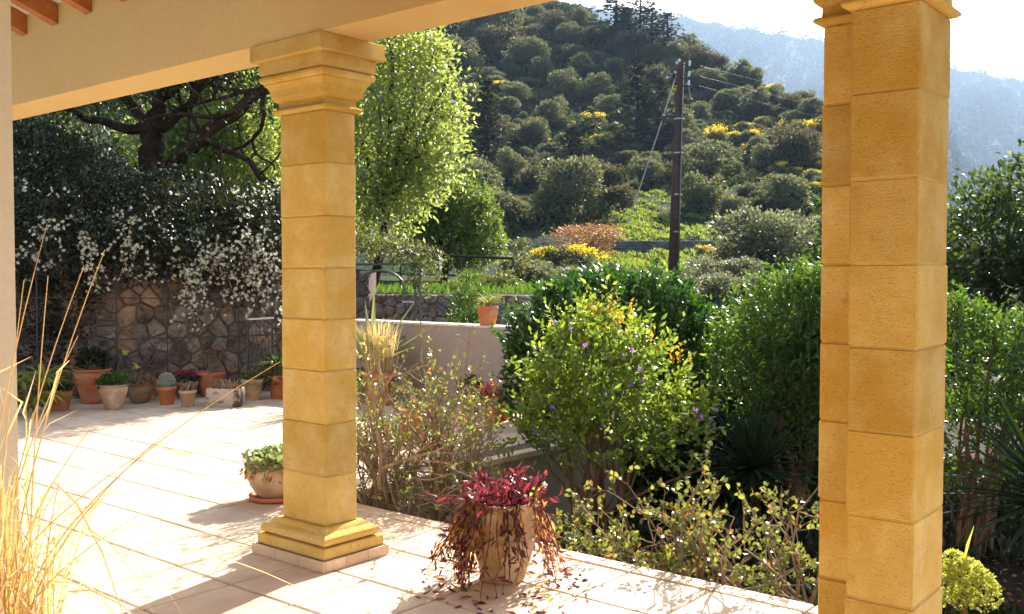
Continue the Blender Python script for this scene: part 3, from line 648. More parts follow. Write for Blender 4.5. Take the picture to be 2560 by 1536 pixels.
def straps(o, n, base, ln, wd, mat, rg, lift=1.0, name='leaf_blades', curve=1.0, spread=1.0):
    m = MB()
    for _ in range(n):
        a = rg.uniform(0, 6.283); l = ln*rg.uniform(.65, 1.1); e = lift*rg.uniform(.55, 1.25); dirh = np.array([math.cos(a), math.sin(a), 0.]); P_ = []
        for i in range(7):
            t = i/6; P_.append(np.array(base) + dirh*(spread*l*(t*.45+.35*t*t*curve)) + ZV*(l*(e*t*.95-.62*curve*t*t*t*e)))
        m.blade(P_, np.array([.7, 1, 1, .95, .8, .5, .05])*wd, np.cross(dirh, ZV))
    return stuff(m.build(name, mat, o))
straps(o, 26, (0, 0, h), .5, .028, 'aloe', rg, 1.)
b, d = clumps(rg, [(0,0,h*1.1,r*1.6,r*1.6,.2)], 160, 4, .02, .4, .7, .2, -.8); leaves(o, 'foliage', 'leaf_deep', b, d, .05, .025, rg)
o, r, h, s_ = potted('potted_plant', 'clipped dark green ball shrub against the stone wall', 468, 978, 52, 42, 'flower', 'darkpot')
b, d = clumps(rg, [(0,0,h+.13,.20,.20,.16)], 330, 5, .02, .6, .8, .3, -.6); leaves(o, 'foliage', 'leaf_dark', b, d, .035, .02, rg)
o, r, h, s_ = potted('potted_plant', 'feathery grey green bush in a dark pot behind the cactus', 388, 984, 50, 40, 'flower', 'darkpot')
b, d = clumps(rg, [(0,0,h+.17,.19,.19,.19)], 300, 5, .02, .3, .5, .9, -.6); leaves(o, 'foliage', 'leaf_deep', b, d, .07, .008, rg)
o = thing('strappy_plant', 'large clump of arching yellow green strap leaves at far left', 'plant', G(72, 1044))
for k in range(9):
    c = RT*rg.uniform(-.32, .2)+FH*rg.uniform(-.15, .3); straps(o, 14, tuple(c+ZV*rg.uniform(.02, .42)), .5, .042, 'aloe', rg, .9, 'leaf_blades', 1.2)
# --- on the open terrace
p = G(690, 1247); o = thing('potted_plant', 'round clay pot on a saucer with pale trailing succulents, peeping past the column', 'potted plant', p)
m = MB(); m.lathe([(.15,.004),(.165,.008),(.172,.034),(.164,.036),(.155,.02)], n=32); m.build('saucer', 'terracotta', o, smooth=True)
pot(o, 'round', .185, .225, 'clay', z=.02, seed=3)
b, d = clumps(rg, [(0,0,.235,.195,.195,.05)], 230, 4, .014, .4, .8, .35, -.1); leaves(o, 'foliage', 'pale_succulent', b, d, .05, .042, rg, True)
b, d = clumps(rg, [(0,0,.205,.195,.195,.05)], 110, 4, .01, .93, .5, -1.2, -1); leaves(o, 'dry_fringe', 'dry_leaf', b, d, .055, .012, rg)
# tall pot with the red trailing plant
p = G(1259, 1448); o = thing('potted_trailing_plant', 'tall clay pot with red purple trailing plant and withered hanging stems', 'potted plant', p)
pot(o, 'tall', .166, .385, 'claypale', n=40, seed=7)
rg = np.random.default_rng(77); sg, lb, ld, db, dd2, pb, pd_ = [], [], [], [], [], [], []
for k in range(78):                                                  # standing red shoots
    a = rg.uniform(0, 6.283); q_ = .15*math.sqrt(rg.random()); x = np.array([math.cos(a)*q_, math.sin(a)*q_, .36]); dv = nrm(np.array([math.cos(a)*.6, math.sin(a)*.6, 1.1])+rg.normal(size=3)*.45)
    l = rg.uniform(.06, .17); sg.append((np.array([x, x+dv*l*.5, x+dv*l]), np.array([.004, .0035, .0025])))
    b, d = shoots(rg, x[None], dv[None], l, 4, 1.2); lb.append(b); ld.append(d)
for k in range(78):                                                  # hanging stems; most on the camera's left side
    th = rg.normal(-2.75, .55) if k < 46 else (rg.normal(-.15, .45) if k < 64 else rg.uniform(.3, 2.8) if k < 74 else rg.normal(-1.5, .3))
    dv = RT*math.cos(th)+FH*math.sin(th); reach = rg.uniform(.01, .07) if k % 3 else rg.uniform(.05, .2); ln = rg.uniform(.18, .36)
    zend = max(.008, .38-ln) if k % 4 else .01; pts_ = []
    for i in range(8):
        t_ = i/7; out = .155+.03*math.sin(min(1, t_*2.2)*1.57)+reach*t_**1.4; z = .375+.035*math.sin(min(1, t_*3.5)*3.14)*(t_ < .9)-(.375-zend)*t_**1.25
        pts_.append(dv*out+np.cross(dv, ZV)*rg.normal()*.012*t_+ZV*max(.006, z))
    pts_ = np.array(pts_); sg.append((pts_, np.linspace(.0036, .002, 8)))
    for i in range(1, 8):
        t_ = i/7; nl = 3 if i < 5 else 2
        for _ in range(nl):
            q_ = pts_[i]+rg.normal(size=3)*.006; dl = rg.normal(size=3)*.5
            if rg.random() < (.82 if t_ < .62 else .3): db.append(q_); dd2.append(dl*.7+[0, 0, -1.])
            else: pb.append(q_); pd_.append(dl+dv*.5+[0, 0, -.4])
for k in range(150):                                                  # dropped leaves on the tiles
    th, q_ = rg.uniform(0, 6.283), rg.uniform(.15, .42); x = np.array([math.cos(th)*q_*1.1, math.sin(th)*q_, .006]) - FH*.12
    (pb if k % 3 else db).append(x); (pd_ if k % 3 else dd2).append(rg.normal(size=3)*[1, 1, .15])
for (x0, x1, k_) in ((RT*.02-FH*.165+ZV*.37, RT*.03-FH*.2+ZV*.06, 0), (RT*.05-FH*.17+ZV*.375, RT*.07-FH*.19+ZV*.14, 1)):  # two live stems hanging down the front
    pts_ = np.array([x0, x0-FH*.025-ZV*.08, (x0+x1)/2-FH*.02, x1]); sg.append((pts_, np.array([.005, .0045, .004, .003])))
    for i, q_ in enumerate(pts_): pb += [q_, q_]; pd_ += [RT*(-1)**i-ZV*.4+rg.normal(size=3)*.2, -RT*(-1)**i*.6-ZV*.9]
    for i, q_ in enumerate(pts_[:3]): lb.append(np.array([q_, q_])); ld.append(np.array([-ZV-RT*.4*(-1)**i-FH*.2, -ZV*.7+RT*.7*(-1)**i]))
for (x0, dvx, l) in ((-RT*.16+ZV*.39, -RT+ZV*.1, .2), (-RT*.17+ZV*.38, -RT*1.+FH*.4-ZV*.1, .16), (RT*.15+ZV*.38, RT+ZV*.15, .12)):
    dvx = nrm(dvx); sg.append((np.array([x0, x0+dvx*l*.5, x0+dvx*l-ZV*.03]), np.array([.004, .0035, .003]))); b, d = shoots(rg, x0[None], dvx[None], l, 5, .8); lb.append(b); ld.append(d)
tubes(sg, 5).build('stems', 'purple_leaf', o)
b = np.concatenate(lb); leaves(o, 'red_leaves', 'red_leaf', b, np.concatenate(ld), rg.uniform(.035, .08, len(b)), .018, rg, True, droop=.3)
b = np.array(db); leaves(o, 'withered_leaves', 'dry_leaf', b, np.array(dd2), rg.uniform(.03, .065, len(b)), .013, rg, True, droop=.35)
b = np.array(pb); leaves(o, 'purple_leaves', 'purple_leaf', b, np.array(pd_), rg.uniform(.03, .06, len(b)), .014, rg, True, droop=.25)
c = RT*.15+ZV*.40; b_ = np.repeat([c], 18, 0)+rg.normal(size=(18, 3))*.012; leaves(o, 'clover_leaf', 'mound', b_, rg.normal(size=(18, 3))+[0, 0, .5], .022, .02, rg, True)
m = MB(); m.tube([RT*.13+ZV*.385, RT*.16+ZV*.43, RT*.185+ZV*.445], .0022, 5); m.build('clover_stalk', 'mound', o); b_ = np.repeat([RT*.19+ZV*.448], 8, 0); leaves(o, 'clover_flower', 'white_petal', b_, rg.normal(size=(8, 3))+[0, 0, .8], .022, .018, rg, True)
# dry grass in the near left corner
c = B(-5, 3.0, .0); o = thing('dried_grass', 'tall dry straw coloured ornamental grass at the lower left corner', 'ornamental grass', c)
rg = np.random.default_rng(31); m = MB(); m.lathe([(k*.17, z*.28) for k, z in PROF['flower']], n=28); m.build('pot', 'terracotta', o, smooth=True)
m = MB()
for k in range(140):
    a = rg.uniform(0, 6.283); q_ = .15*math.sqrt(rg.random()); base = np.array([math.cos(a)*q_, math.sin(a)*q_, .26]); ln = rg.uniform(.25, .85)*(1 if k % 5 else 1.15)
    ou = np.array([math.cos(a), math.sin(a), 0])*rg.uniform(.02, .28)+rg.normal(size=3)*[.1, .1, 0]; bend = rg.uniform(0, .6) if k % 2 else rg.uniform(.6, 1.9); P_ = []
    kink = rg.uniform(.3, .8)
    for i in range(9):
        t_ = i/8; f = max(0, t_-kink); P_.append(base+ou*ln*t_*1.1+nrm(ou)*f*f*bend*ln*2.2+ZV*(ln*t_-f*f*bend*ln*2.))
    m.blade(P_, np.array([.5, .9, 1, 1, .9, .8, .6, .4, .05])*rg.uniform(.004, .010), np.cross(nrm(ou+[1e-3, 0, 0]), ZV)+rg.normal(size=3)*.6)
stuff(m.build('grass_blades', 'straw', o))
for k in range(26):                                                    # long bent leaves reaching out over the floor
    a = rg.uniform(-.9, .9); dh = RT*math.cos(a)+FH*math.sin(a); ln = rg.uniform(.35, .8); up_ = rg.uniform(.3, .95); base = np.array([rg.normal()*.06, rg.normal()*.06, .27]); P_ = []; kk = rg.uniform(.35, .7)
    for i in range(11):
        t_ = i/10; f = max(0, t_-kk); P_.append(base+dh*ln*(.28*t_+1.15*f)*rg.uniform(.97, 1.03)+ZV*(ln*up_*(min(t_, kk)*1.25-5.5*f*f+.1*f)))
    m = MB(); m.blade(P_, np.array([.5, .9, 1, 1, 1, .95, .9, .8, .6, .35, .05])*rg.uniform(.006, .012), np.cross(dh, ZV)+rg.normal(size=3)*.4); m.build('grass_leaf', 'straw', o)
for (px, py, dz) in ((118, 560, 0), (210, 665, 0), (262, 625, 0), (120, 690, 0), (195, 840, 0), (60, 700, .1), (700, 905, .2), (425, 1075, .1), (390, 1110, .05), (235, 1060, 0), (150, 1190, 0), (345, 1290, 0)):
    m = MB(); tip = P(px, py, 3.05+dz)-c; base = np.array([rg.normal()*.05+.02, rg.normal()*.05, .26]); hz = (tip-base)*[1, 1, 0]; P_ = []
    for i in range(10):
        t_ = i/9; P_.append(base+hz*(t_**1.45)+ZV*((tip-base)[2]*t_**(.92 if py < 800 else .75)))
    m.tube(P_, np.linspace(.0035, .0012, 10), 5)
    for i in (3, 5):
        m.blade([P_[i], P_[i]+(P_[i+1]-P_[i])*.8+rg.normal(size=3)*.03, P_[i]+(P_[i+1]-P_[i])*1.6+rg.normal(size=3)*.05-ZV*.05], [.004, .008, .001], rg.normal(size=3))
    m.build('flower_stalk', 'straw', o)
# --- beyond the column: agave and dry grass pots
p = G(948, 1012); o = thing('potted_grass', 'terracotta pot of golden dry grass in front of the pink wall', 'potted plant', p); s_ = LAT(p)[1]/FPX; h = 82*s_
pot(o, 'flower', 42*s_, h, 'terracotta', seed=5); rg = np.random.default_rng(41); m = MB()
for k in range(260):
    a = rg.uniform(0, 6.283); q_ = .15*math.sqrt(rg.random()); base = np.array([math.cos(a)*q_, math.sin(a)*q_, h*.9]); ln = rg.uniform(.35, .68); ou = np.array([math.cos(a), math.sin(a), 0])*rg.uniform(0, .25); f = rg.uniform(0, .4)
    m.blade([base, base+ou*ln*.4+ZV*ln*.45, base+ou*ln*.8+ZV*ln*.85, base+ou*ln*(1+f)+ZV*ln*(1-f*.3)], [.008, .009, .007, .001], np.cross(nrm(ou+[1e-3, 0, 0]), ZV)+rg.normal(size=3)*.5)
stuff(m.build('grass_blades', 'straw', o))
p = B(930, 11.05); o = thing('agave', 'striped agave with long stiff pointed leaves behind the dry grass pot', 'agave', p); pot(o, 'flower', .2, .38, 'darkpot')
m = MB(); rg = np.random.default_rng(43)
for k in range(26):
    a = 2.4*k; e = math.radians(rg.uniform(18, 84)); l = rg.uniform(.7, 1.0); dh = np.array([math.cos(a), math.sin(a), 0]); P_ = [np.array([0, 0, .36])+dh*l*math.cos(e)*t_+ZV*(l*math.sin(e)*t_-.12*l*t_*t_*math.cos(e)) for t_ in np.linspace(0, 1, 6)]
    m = MB(); m.blade(P_, np.array([.05, .075, .07, .055, .03, .002]), np.cross(dh, ZV)); m.build('leaf', 'agave', o)
# pots half hidden by the scraggly bush
rg = np.random.default_rng(47)
for px, yb, w_, h_, lab in ((1035, 1105, 88, 84, 'terracotta pot half hidden behind the twiggy bush'), (1255, 1050, 46, 44, 'small orange pot at the bed edge beyond the twiggy bush')):
    p = G(px, yb); s_ = LAT(p)[1]/FPX; o = thing('potted_plant', lab, 'potted plant', p); pot(o, 'flower', w_/2*s_, h_*s_, 'terracotta')
    b, d = clumps(rg, [(0,0,h_*s_,w_*.4*s_,w_*.4*s_,.06)], 40, 4, .02, .3, .7, .6); leaves(o, 'foliage', 'leaf_scrag', b, d, .05, .02, rg)
p = G(1175, 1035); o = thing('potted_plant', 'dome shaped grey brown succulent in front of the pink wall', 'potted plant', p); pot(o, 'flower', .11, .2, 'darkpot'); b, d = clumps(rg, [(0,0,.26,.12,.12,.12)], 230, 4, .012, .8, 1, .1, -.4); leaves(o, 'foliage', 'leaf_brush', b, d, .035, .014, rg)
p = G(1232, 1058); o = thing('potted_plant', 'bright red leaved succulent beside the green bush', 'potted plant', p); pot(o, 'flower', .10, .14, 'terracotta'); b, d = clumps(rg, [(0,0,.24,.16,.16,.13)], 90, 4, .02, .4, .8, .3, -.4); leaves(o, 'foliage', 'red_leaf', b, d, .05, .02, rg)
b, d = clumps(rg, [(-.05,0,.2,.2,.2,.1)], 60, 4, .02, .4, .8, .3, -.4); leaves(o, 'dry_foliage', 'leaf_brown', b, d, .045, .02, rg)
# fluted pot on the pink wall
c = P(1213, 815, 10.75); c = np.array([c[0], 8.15, .886]); s_ = 10.8/FPX; o = thing('potted_plant', 'orange pot with spiky yellow green grass plant on top of the pink wall', 'potted plant', c)
m = MB(); R = []
for k, z in ((.70, 0), (.72, .03), (.93, .86), (1.0, .87), (1.0, 1.0), (.9, 1.0), (.86, .9)):
    R.append([(27*s_*k*(1+.02*math.cos(t*18)*(z < .87))*math.cos(t), 27*s_*k*(1+.02*math.cos(t*18)*(z < .87))*math.sin(t), z*47*s_) for t in np.linspace(0, 6.283, 72, endpoint=False)])
m.loft(R); m.build('pot', 'terracotta', o); rg = np.random.default_rng(51); straps(o, 90, (0, 0, 42*s_), .26, .012, 'aloe', rg, 1.1, 'leaf_blades', .9); 
# feathery bush against the wall
p = B(1172, 13.2, .02); o = thing('feathery_shrub', 'fresh green feathery shrub against the upper stone wall', 'shrub', p)
m = MB(); m.tube([(0,0,0), (.02,0,.5), (0,.02,1.)], [.03,.025,.01], 6); m.build('trunk', 'bark', o)
b, d = clumps(rg, [(0,0,.95,.28,.26,.5),(-.12,0,.7,.2,.2,.5),(.15,0,.85,.2,.2,.35)], 750, 6, .03, .45, .7, .8, -.9); leaves(o, 'crown', 'leaf_mid', b, d, .07, .014, rg)
# ------------------------------------------------------------------ shrubs of the sunken bed
def ground_z(x, y): return -.45 - .28*float(smooth((y-4.5)/2.5))
def shrub(name, label, px, d, seed, z=None, cat='shrub', group=None):
    p = B(px, d); p[2] = ground_z(p[0], p[1])-.02 if z is None else z; return thing(name, label, cat, p, group), p, np.random.default_rng(seed)
def rel(lobes, p): return [[l[0]-p[0], l[1]-p[1], l[2]-p[2], *l[3:]] for l in lobes]
def stems_to(rg, targets, base_r, r0, r1, wob=.05, n=8):
    seg = []
    for t_ in targets:
        a = rg.uniform(0, 6.283); q_ = base_r*math.sqrt(rg.random()); b0 = np.array([math.cos(a)*q_, math.sin(a)*q_, 0]); t_ = np.array(t_); P_ = []
        for i in range(n):
            u = i/(n-1); P_.append(b0+(t_-b0)*np.array([u**1.5, u**1.5, u])+rg.normal(size=3)*wob*math.sin(u*3.14)*.4)
        seg.append((np.array(P_), np.linspace(r0, r1, n)*rg.uniform(.7, 1.2)))
    return seg
# bright shrub with purple flowers
o, p, rg = shrub('flowering_shrub', 'bright yellow green shrub with small purple flowers in the middle of the bed', 1510, 7.7, 61)
LB = rel([lobe_px(1440, 915, 7.6, 230, 200), lobe_px(1540, 980, 7.5, 330, 260), lobe_px(1400, 1040, 7.6, 220, 170), lobe_px(1660, 1080, 7.4, 210, 130), lobe_px(1495, 850, 7.8, 150, 130), lobe_px(1500, 1100, 7.4, 360, 110), lobe_px(1590, 900, 7.7, 110, 130), lobe_px(1350, 960, 7.6, 90, 130), lobe_px(1730, 1040, 7.4, 90, 90), lobe_px(1310, 1080, 7.6, 90, 100)], p)
pp, dr = on_lobes(rg, LB, 900, .45, -.7); dr = nrm(dr*.8+[0, 0, .5]+rg.normal(size=pp.shape)*.45)
b, d = shoots(rg, pp, dr, np.where(rg.random(len(pp)) < .12, rg.uniform(.3, .45, len(pp)), rg.uniform(.05, .26, len(pp))), 9, .95); leaves(o, 'foliage', 'leaf_bright', b, d, rg.uniform(.032, .078, len(b)), .028, rg, True)
seg = stems_to(rg, [pp[i] for i in rg.choice(len(pp), 18, False)], .2, .012, .004, .06)+stems_to(rg, [(rg.normal()*.34, rg.normal()*.2, rg.uniform(.7, 1.2)) for _ in range(9)], .24, .021, .012, .02)
seg += [(np.array([q_, q_+v_*.12]), np.array([.0035, .002])) for q_, v_ in zip(pp[::4], dr[::4])]
tubes(seg, 6).build('stems', 'stem', o)
q_, v_ = on_lobes(rg, rel([lobe_px(1530, 830, 7.75, 160, 130), lobe_px(1600, 900, 7.6, 110, 170), lobe_px(1690, 930, 7.5, 60, 60)], p), 30, .6, -.2); b, d = shoots(rg, q_, nrm(v_+[0, 0, 1.]), .12, 8, .8); leaves(o, 'golden_shoots', 'leaf_goldtip', b, d, .042, .018, rg, True)
for k, (px, py) in enumerate(((1424, 822), (1464, 862), (1560, 888), (1580, 880), (1601, 921), (1578, 962), (1740, 1029), (1755, 1043), (1776, 1050), (1507, 1066), (1380, 1020), (1388, 808), (1605, 953), (1790, 1025), (1335, 1080))):
    c_ = P(px, py, 7.0 if px < 1700 else 7.1)-p; b = np.repeat([c_], 7, 0)+rg.normal(size=(7, 3))*.006; leaves(o, 'flower', 'purple_petal', b, rg.normal(size=(7, 3)), .022, .018, rg, True)
# dark glossy shrub behind it
o, p, rg = shrub('glossy_shrub', 'big dark glossy leaved shrub behind the purple flowered one', 1500, 9.6, 62)
LB = rel([lobe_px(1405, 855, 9.5, 270, 250), lobe_px(1510, 810, 9.6, 330, 210), lobe_px(1640, 820, 9.5, 250, 230), lobe_px(1720, 900, 9.4, 200, 240), lobe_px(1345, 960, 9.3, 140, 230), lobe_px(1560, 960, 9.6, 500, 330)], p)
pp, dr = on_lobes(rg, LB, 2300, .62, -.8); dr = nrm(dr*.7+[0, 0, .6]+rg.normal(size=pp.shape)*.3)
b, d = shoots(rg, pp, dr, rg.uniform(.12, .22, len(pp)), 9, .8); leaves(o, 'foliage', 'leaf_gloss', b, d, rg.uniform(.05, .085, len(b)), .030, rg, True)
tubes(stems_to(rg, [pp[i] for i in rg.choice(len(pp), 25, False)], .3, .03, .006, .06), 6).build('stems', 'stem', o)
# leafy shrub at the right of the bed
o, p, rg = shrub('leafy_shrub', 'tall loose green shrub beside the corner pillar', 2000, 8.8, 63)
LB = rel([lobe_px(1930, 850, 8.6, 260, 260), lobe_px(2020, 800, 8.7, 220, 210), lobe_px(1880, 950, 8.5, 220, 230), lobe_px(1990, 960, 8.6, 230, 280), lobe_px(1985, 720, 8.6, 60, 80), lobe_px(2080, 900, 8.7, 200, 400), lobe_px(1960, 1080, 8.5, 200, 160)], p)
pp, dr = on_lobes(rg, LB, 1700, .4, -.8); dr = nrm(dr*.6+[0, 0, .7]+rg.normal(size=pp.shape)*.35)
b, d = shoots(rg, pp, dr, rg.uniform(.12, .26, len(pp)), 9, .9); leaves(o, 'foliage', 'leaf_mid', b, d, rg.uniform(.045, .07, len(b)), .02, rg, True)
tubes(stems_to(rg, [pp[i] for i in rg.choice(len(pp), 22, False)], .06, .034, .005, .08), 6).build('stems', 'stem', o)
# scraggly twiggy bush
o, p, rg = shrub('twiggy_bush', 'half bare twiggy bush with small leaves right behind the single column', 1045, 6.35, 64)
seg, tips = [], []
for k in range(44):
    a = rg.uniform(0, 6.283); s0 = RT*rg.normal()*.2+FH*rg.normal()*.12; dv = nrm(RT*rg.normal()*.8+FH*rg.normal()*.4+ZV*rg.uniform(.8, 1.4))
    grow(rg, s0, dv, rg.uniform(.62, .8), rg.uniform(.013, .023), 3, seg, tips, .62, .06, (3, 4), .58, .09)
def clear(q_): w_ = q_+p; return w_[0] > -5.12 and not (w_[2] < .06 and (w_[1] < 4.16 or w_[0] < -4.9)) and w_[1] > 3.95 and LAT(q_)[0] < .52
seg = [s_ for s_ in seg if all(clear(q_) for q_ in s_[0])]; tips = [t_ for t_ in tips if clear(t_[0])]
tubes(seg, 5).build('branches', 'twig', o)
tp = np.array([t_[0] for t_ in tips]); td = np.array([t_[1] for t_ in tips]); k = rg.random(len(tp)) < .5
b, d = shoots(rg, tp[k], td[k]+rg.normal(size=(k.sum(), 3))*.4, .05, 3, 1.); leaves(o, 'foliage', 'leaf_scrag', b, d, rg.uniform(.016, .04, len(b)), .018, rg, True)
# pruned shrubs in front, big round leaves on bare wood
for q_, (px, d0, lab, seed, sc) in enumerate(((1850, 4.98, 'pruned shrub with bare forked branches and new leaves below the pillar', 65, 1.4), (2010, 4.85, 'pruned leafy shrub touching the left side of the corner pillar', 66, 1.25), (1530, 5.45, 'low cut back shrub at the terrace edge right of the red plant', 67, .85), (1700, 5.2, 'spreading cut back shrub in the middle of the front bed', 68, 1.1), (1770, 5.0, 'leafy cut back shrub close to the terrace edge below the pillar', 69, .95), (1410, 5.75, 'small cut back shrub just right of the red plant', 70, .8))):
    o, p, rg = shrub('pruned_shrub', lab, px, d0, seed, group='pruned shrubs in the front of the bed'); seg, tips = [], []
    for k in range(6):
        dv = nrm(RT*rg.normal(-.35, .75)+FH*rg.normal()*.35+ZV*rg.uniform(.6, 1.1)); grow(rg, RT*rg.normal()*.05, dv, .36*sc, .0115*sc, 3, seg, tips, .75, .06, (2, 3), .62, .07)
    tubes(seg, 6).build('branches', 'twig', o); tp = np.array([t_[0] for t_ in tips]); td = np.array([t_[1] for t_ in tips])
    k = rg.random(len(tp)) < .7; b, d = shoots(rg, tp[k]-td[k]*.05, td[k]+rg.normal(size=(k.sum(), 3))*.3, .07, 4, 1.1); leaves(o, 'foliage', 'leaf_scrag', b, d, rg.uniform(.018, .044, len(b)), .024, rg, True)
# yuccas
def yucca(label, px, d0, zc, ln, n, seed, z0=None):
    o, p, rg = shrub('yucca', label, px, d0, seed, cat='yucca'); h = zc-p[2]; m = MB(); m.tube([(0,0,0),(.02,0,h*.5),(0,0,h)], [.06,.05,.045], 8); m.build('trunk', 'bark', o); m = MB()
    for k in range(n):
        a = 2.4*k; e = math.radians(-25+105*(k/n)**.8+rg.normal()*6); l = ln*rg.uniform(.8, 1.1); dh = np.array([math.cos(a), math.sin(a), 0])
        m = MB(); m.blade([np.array([0, 0, h])+dh*l*math.cos(e)*t_+ZV*(l*math.sin(e)*t_-.12*l*t_*t_) for t_ in np.linspace(0, 1, 5)], np.array([.03, .042, .038, .026, .002]), np.cross(dh, ZV)); m.build('leaf', 'yucca', o)
yucca('dark spiky yucca in the shade between the shrubs', 1885, 7.5, -.05, .62, 90, 71)
yucca('dark spiky yucca at the right edge, beyond the pillar', 2640, 6.2, .0, .95, 110, 72)
# shrubs added around the pillar to shade the bed; tree beyond the right edge
for (px, d0, lab, seed, lobes, nc) in ((2200, 10.6, 'dense dark evergreen shrub added behind the corner pillar to shade the bed', 76, [(2200, 760, 10.6, 420, 420, 1.), (2120, 900, 10.4, 300, 330, .9), (2300, 880, 10.5, 300, 380, .9), (1990, 900, 10.6, 330, 320, .8), (2200, 560, 10.7, 250, 280, .8)], 2200), (1800, 10.6, 'dark filler shrub added to shade the bed right of the glossy one', 77, [(1800, 960, 10.4, 300, 300, .7), (1880, 1000, 10., 260, 260, .6), (1790, 1120, 9.4, 330, 200, .6), (1960, 1130, 9.2, 300, 240, .6), (1640, 1150, 9.3, 240, 150, .5)], 2000), (2950, 9.4, 'large dark tree just outside the right edge of the picture', 78, [(2950, 660, 9.5, 600, 400, 1.2), (2800, 850, 9.3, 420, 380, .9), (2720, 1000, 8.9, 300, 320, .7)], 2000)):
    o, p, rg = shrub('shade_shrub' if seed < 78 else 'dark_tree', lab, px, d0, seed, cat='shrub' if seed < 78 else 'tree'); LB = rel([lobe_px(*l) for l in lobes], p)
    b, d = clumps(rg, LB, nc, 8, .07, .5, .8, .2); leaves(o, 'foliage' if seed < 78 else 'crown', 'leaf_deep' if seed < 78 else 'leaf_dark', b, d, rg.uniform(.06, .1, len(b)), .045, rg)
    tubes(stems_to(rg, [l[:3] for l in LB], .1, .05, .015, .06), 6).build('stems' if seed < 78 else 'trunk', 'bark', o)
# low ground cover and litter in the bed
rg = np.random.default_rng(79); n = 7500; gx_, gy_ = rg.uniform(-4.8, 3, n), rg.uniform(4.2, 13, n); gb = np.stack([gx_, gy_, [ground_z(a, b_) for a, b_ in zip(gx_, gy_)]], 1)+[0, 0, .01]
lt = stuff(link('leaf_litter', leaf_mesh('leaf_litter', gb, rg.normal(size=gb.shape)*[1, 1, .25], rg.uniform(.03, .06, n), .025, rg), 'leaf_brown')); lt['label'] = 'fallen brown leaves on the soil of the planting bed'
gk = np.sin(gx_*1.7+1)*np.sin(gy_*1.9) > -.35+.3*(gy_ < 6); gc = np.repeat(gb[gk], 5, 0)+rg.normal(size=(gk.sum()*5, 3))*[.05, .05, .02]
gl = stuff(link('ground_cover', leaf_mesh('ground_cover', gc, rg.normal(size=gc.shape)+[0, 0, 1.2], rg.uniform(.06, .15, len(gc)), .04, rg), 'leaf_dark')); gl['label'] = 'low dark green ground cover under the shrubs'
# right of the pillar
o, p, rg = shrub('leafy_shrub', 'bright leafy shrub right of the corner pillar', 2440, 7.6, 73)
LB = rel([lobe_px(2420, 950, 7.5, 300, 330), lobe_px(2530, 980, 7.4, 240, 330), lobe_px(2380, 850, 7.6, 180, 200), lobe_px(2460, 1120, 7.4, 330, 240), lobe_px(2600, 900, 7.5, 200, 220)], p)
pp, dr = on_lobes(rg, LB, 1000, .45, -.8); dr = nrm(dr*.6+[0, 0, .6]+rg.normal(size=pp.shape)*.35); b, d = shoots(rg, pp, dr, rg.uniform(.10, .22, len(pp)), 9, .9); leaves(o, 'foliage', 'leaf_mid', b, d, rg.uniform(.04, .062, len(b)), .02, rg, True)
tubes(stems_to(rg, [pp[i] for i in rg.choice(len(pp), 20, False)], .15, .02, .005, .07), 6).build('stems', 'stem', o)
o, p, rg = shrub('dark_tree', 'dark broad leaved tree with shiny leaves at the right edge', 2600, 11.5, 74, cat='tree')
LB = rel([lobe_px(2560, 560, 11.5, 330, 330, 1.), lobe_px(2450, 620, 11.2, 220, 260, .8), lobe_px(2560, 720, 11.3, 360, 260, 1.), lobe_px(2420, 730, 11.2, 160, 200, .6), lobe_px(2680, 520, 11.6, 300, 400, 1.)], p)
b, d = clumps(rg, LB, 1500, 7, .06, .45, .8, .2); leaves(o, 'crown', 'leaf_deep', b, d, .085, .05, rg); seg = stems_to(rg, [l[:3] for l in LB], .08, .09, .03, .06); tubes(seg, 7).build('trunk', 'bark', o)
c = B(2418, 4.75); c[2] = -.47; o = thing('succulent_mound', 'rounded yellow green succulent mound with one upright blade, lower right', 'succulent', c); rg = np.random.default_rng(75)
m = MB(); m.tube([(0,0,0),(.01,0,.2),(0,0,.38)], [.02,.018,.015], 6); m.build('stem', 'stem', o)
pp, dr = on_lobes(rg, [(0,0,.40,.125,.125,.125),(.075,.03,.36,.085,.085,.10),(-.09,-.03,.39,.085,.085,.10),(.03,-.05,.48,.07,.07,.06),(-.05,.02,.49,.06,.06,.06),(.10,-.02,.44,.05,.05,.05),(-.02,-.09,.37,.07,.07,.08)], 1000, .88, -.7)
b = np.repeat(pp, 6, 0)+rg.normal(size=(len(pp)*6, 3))*.003; leaves(o, 'rosettes', 'mound', b, np.repeat(dr, 6, 0)+rg.normal(size=b.shape)*.75, .016, .009, rg)
m = MB(); m.blade([(.0,0,.5), tuple(RT*.02+ZV*.6), tuple(RT*.05+ZV*.69)], [.008, .014, .001], RT); m.build('grass_blade', 'mound', o)

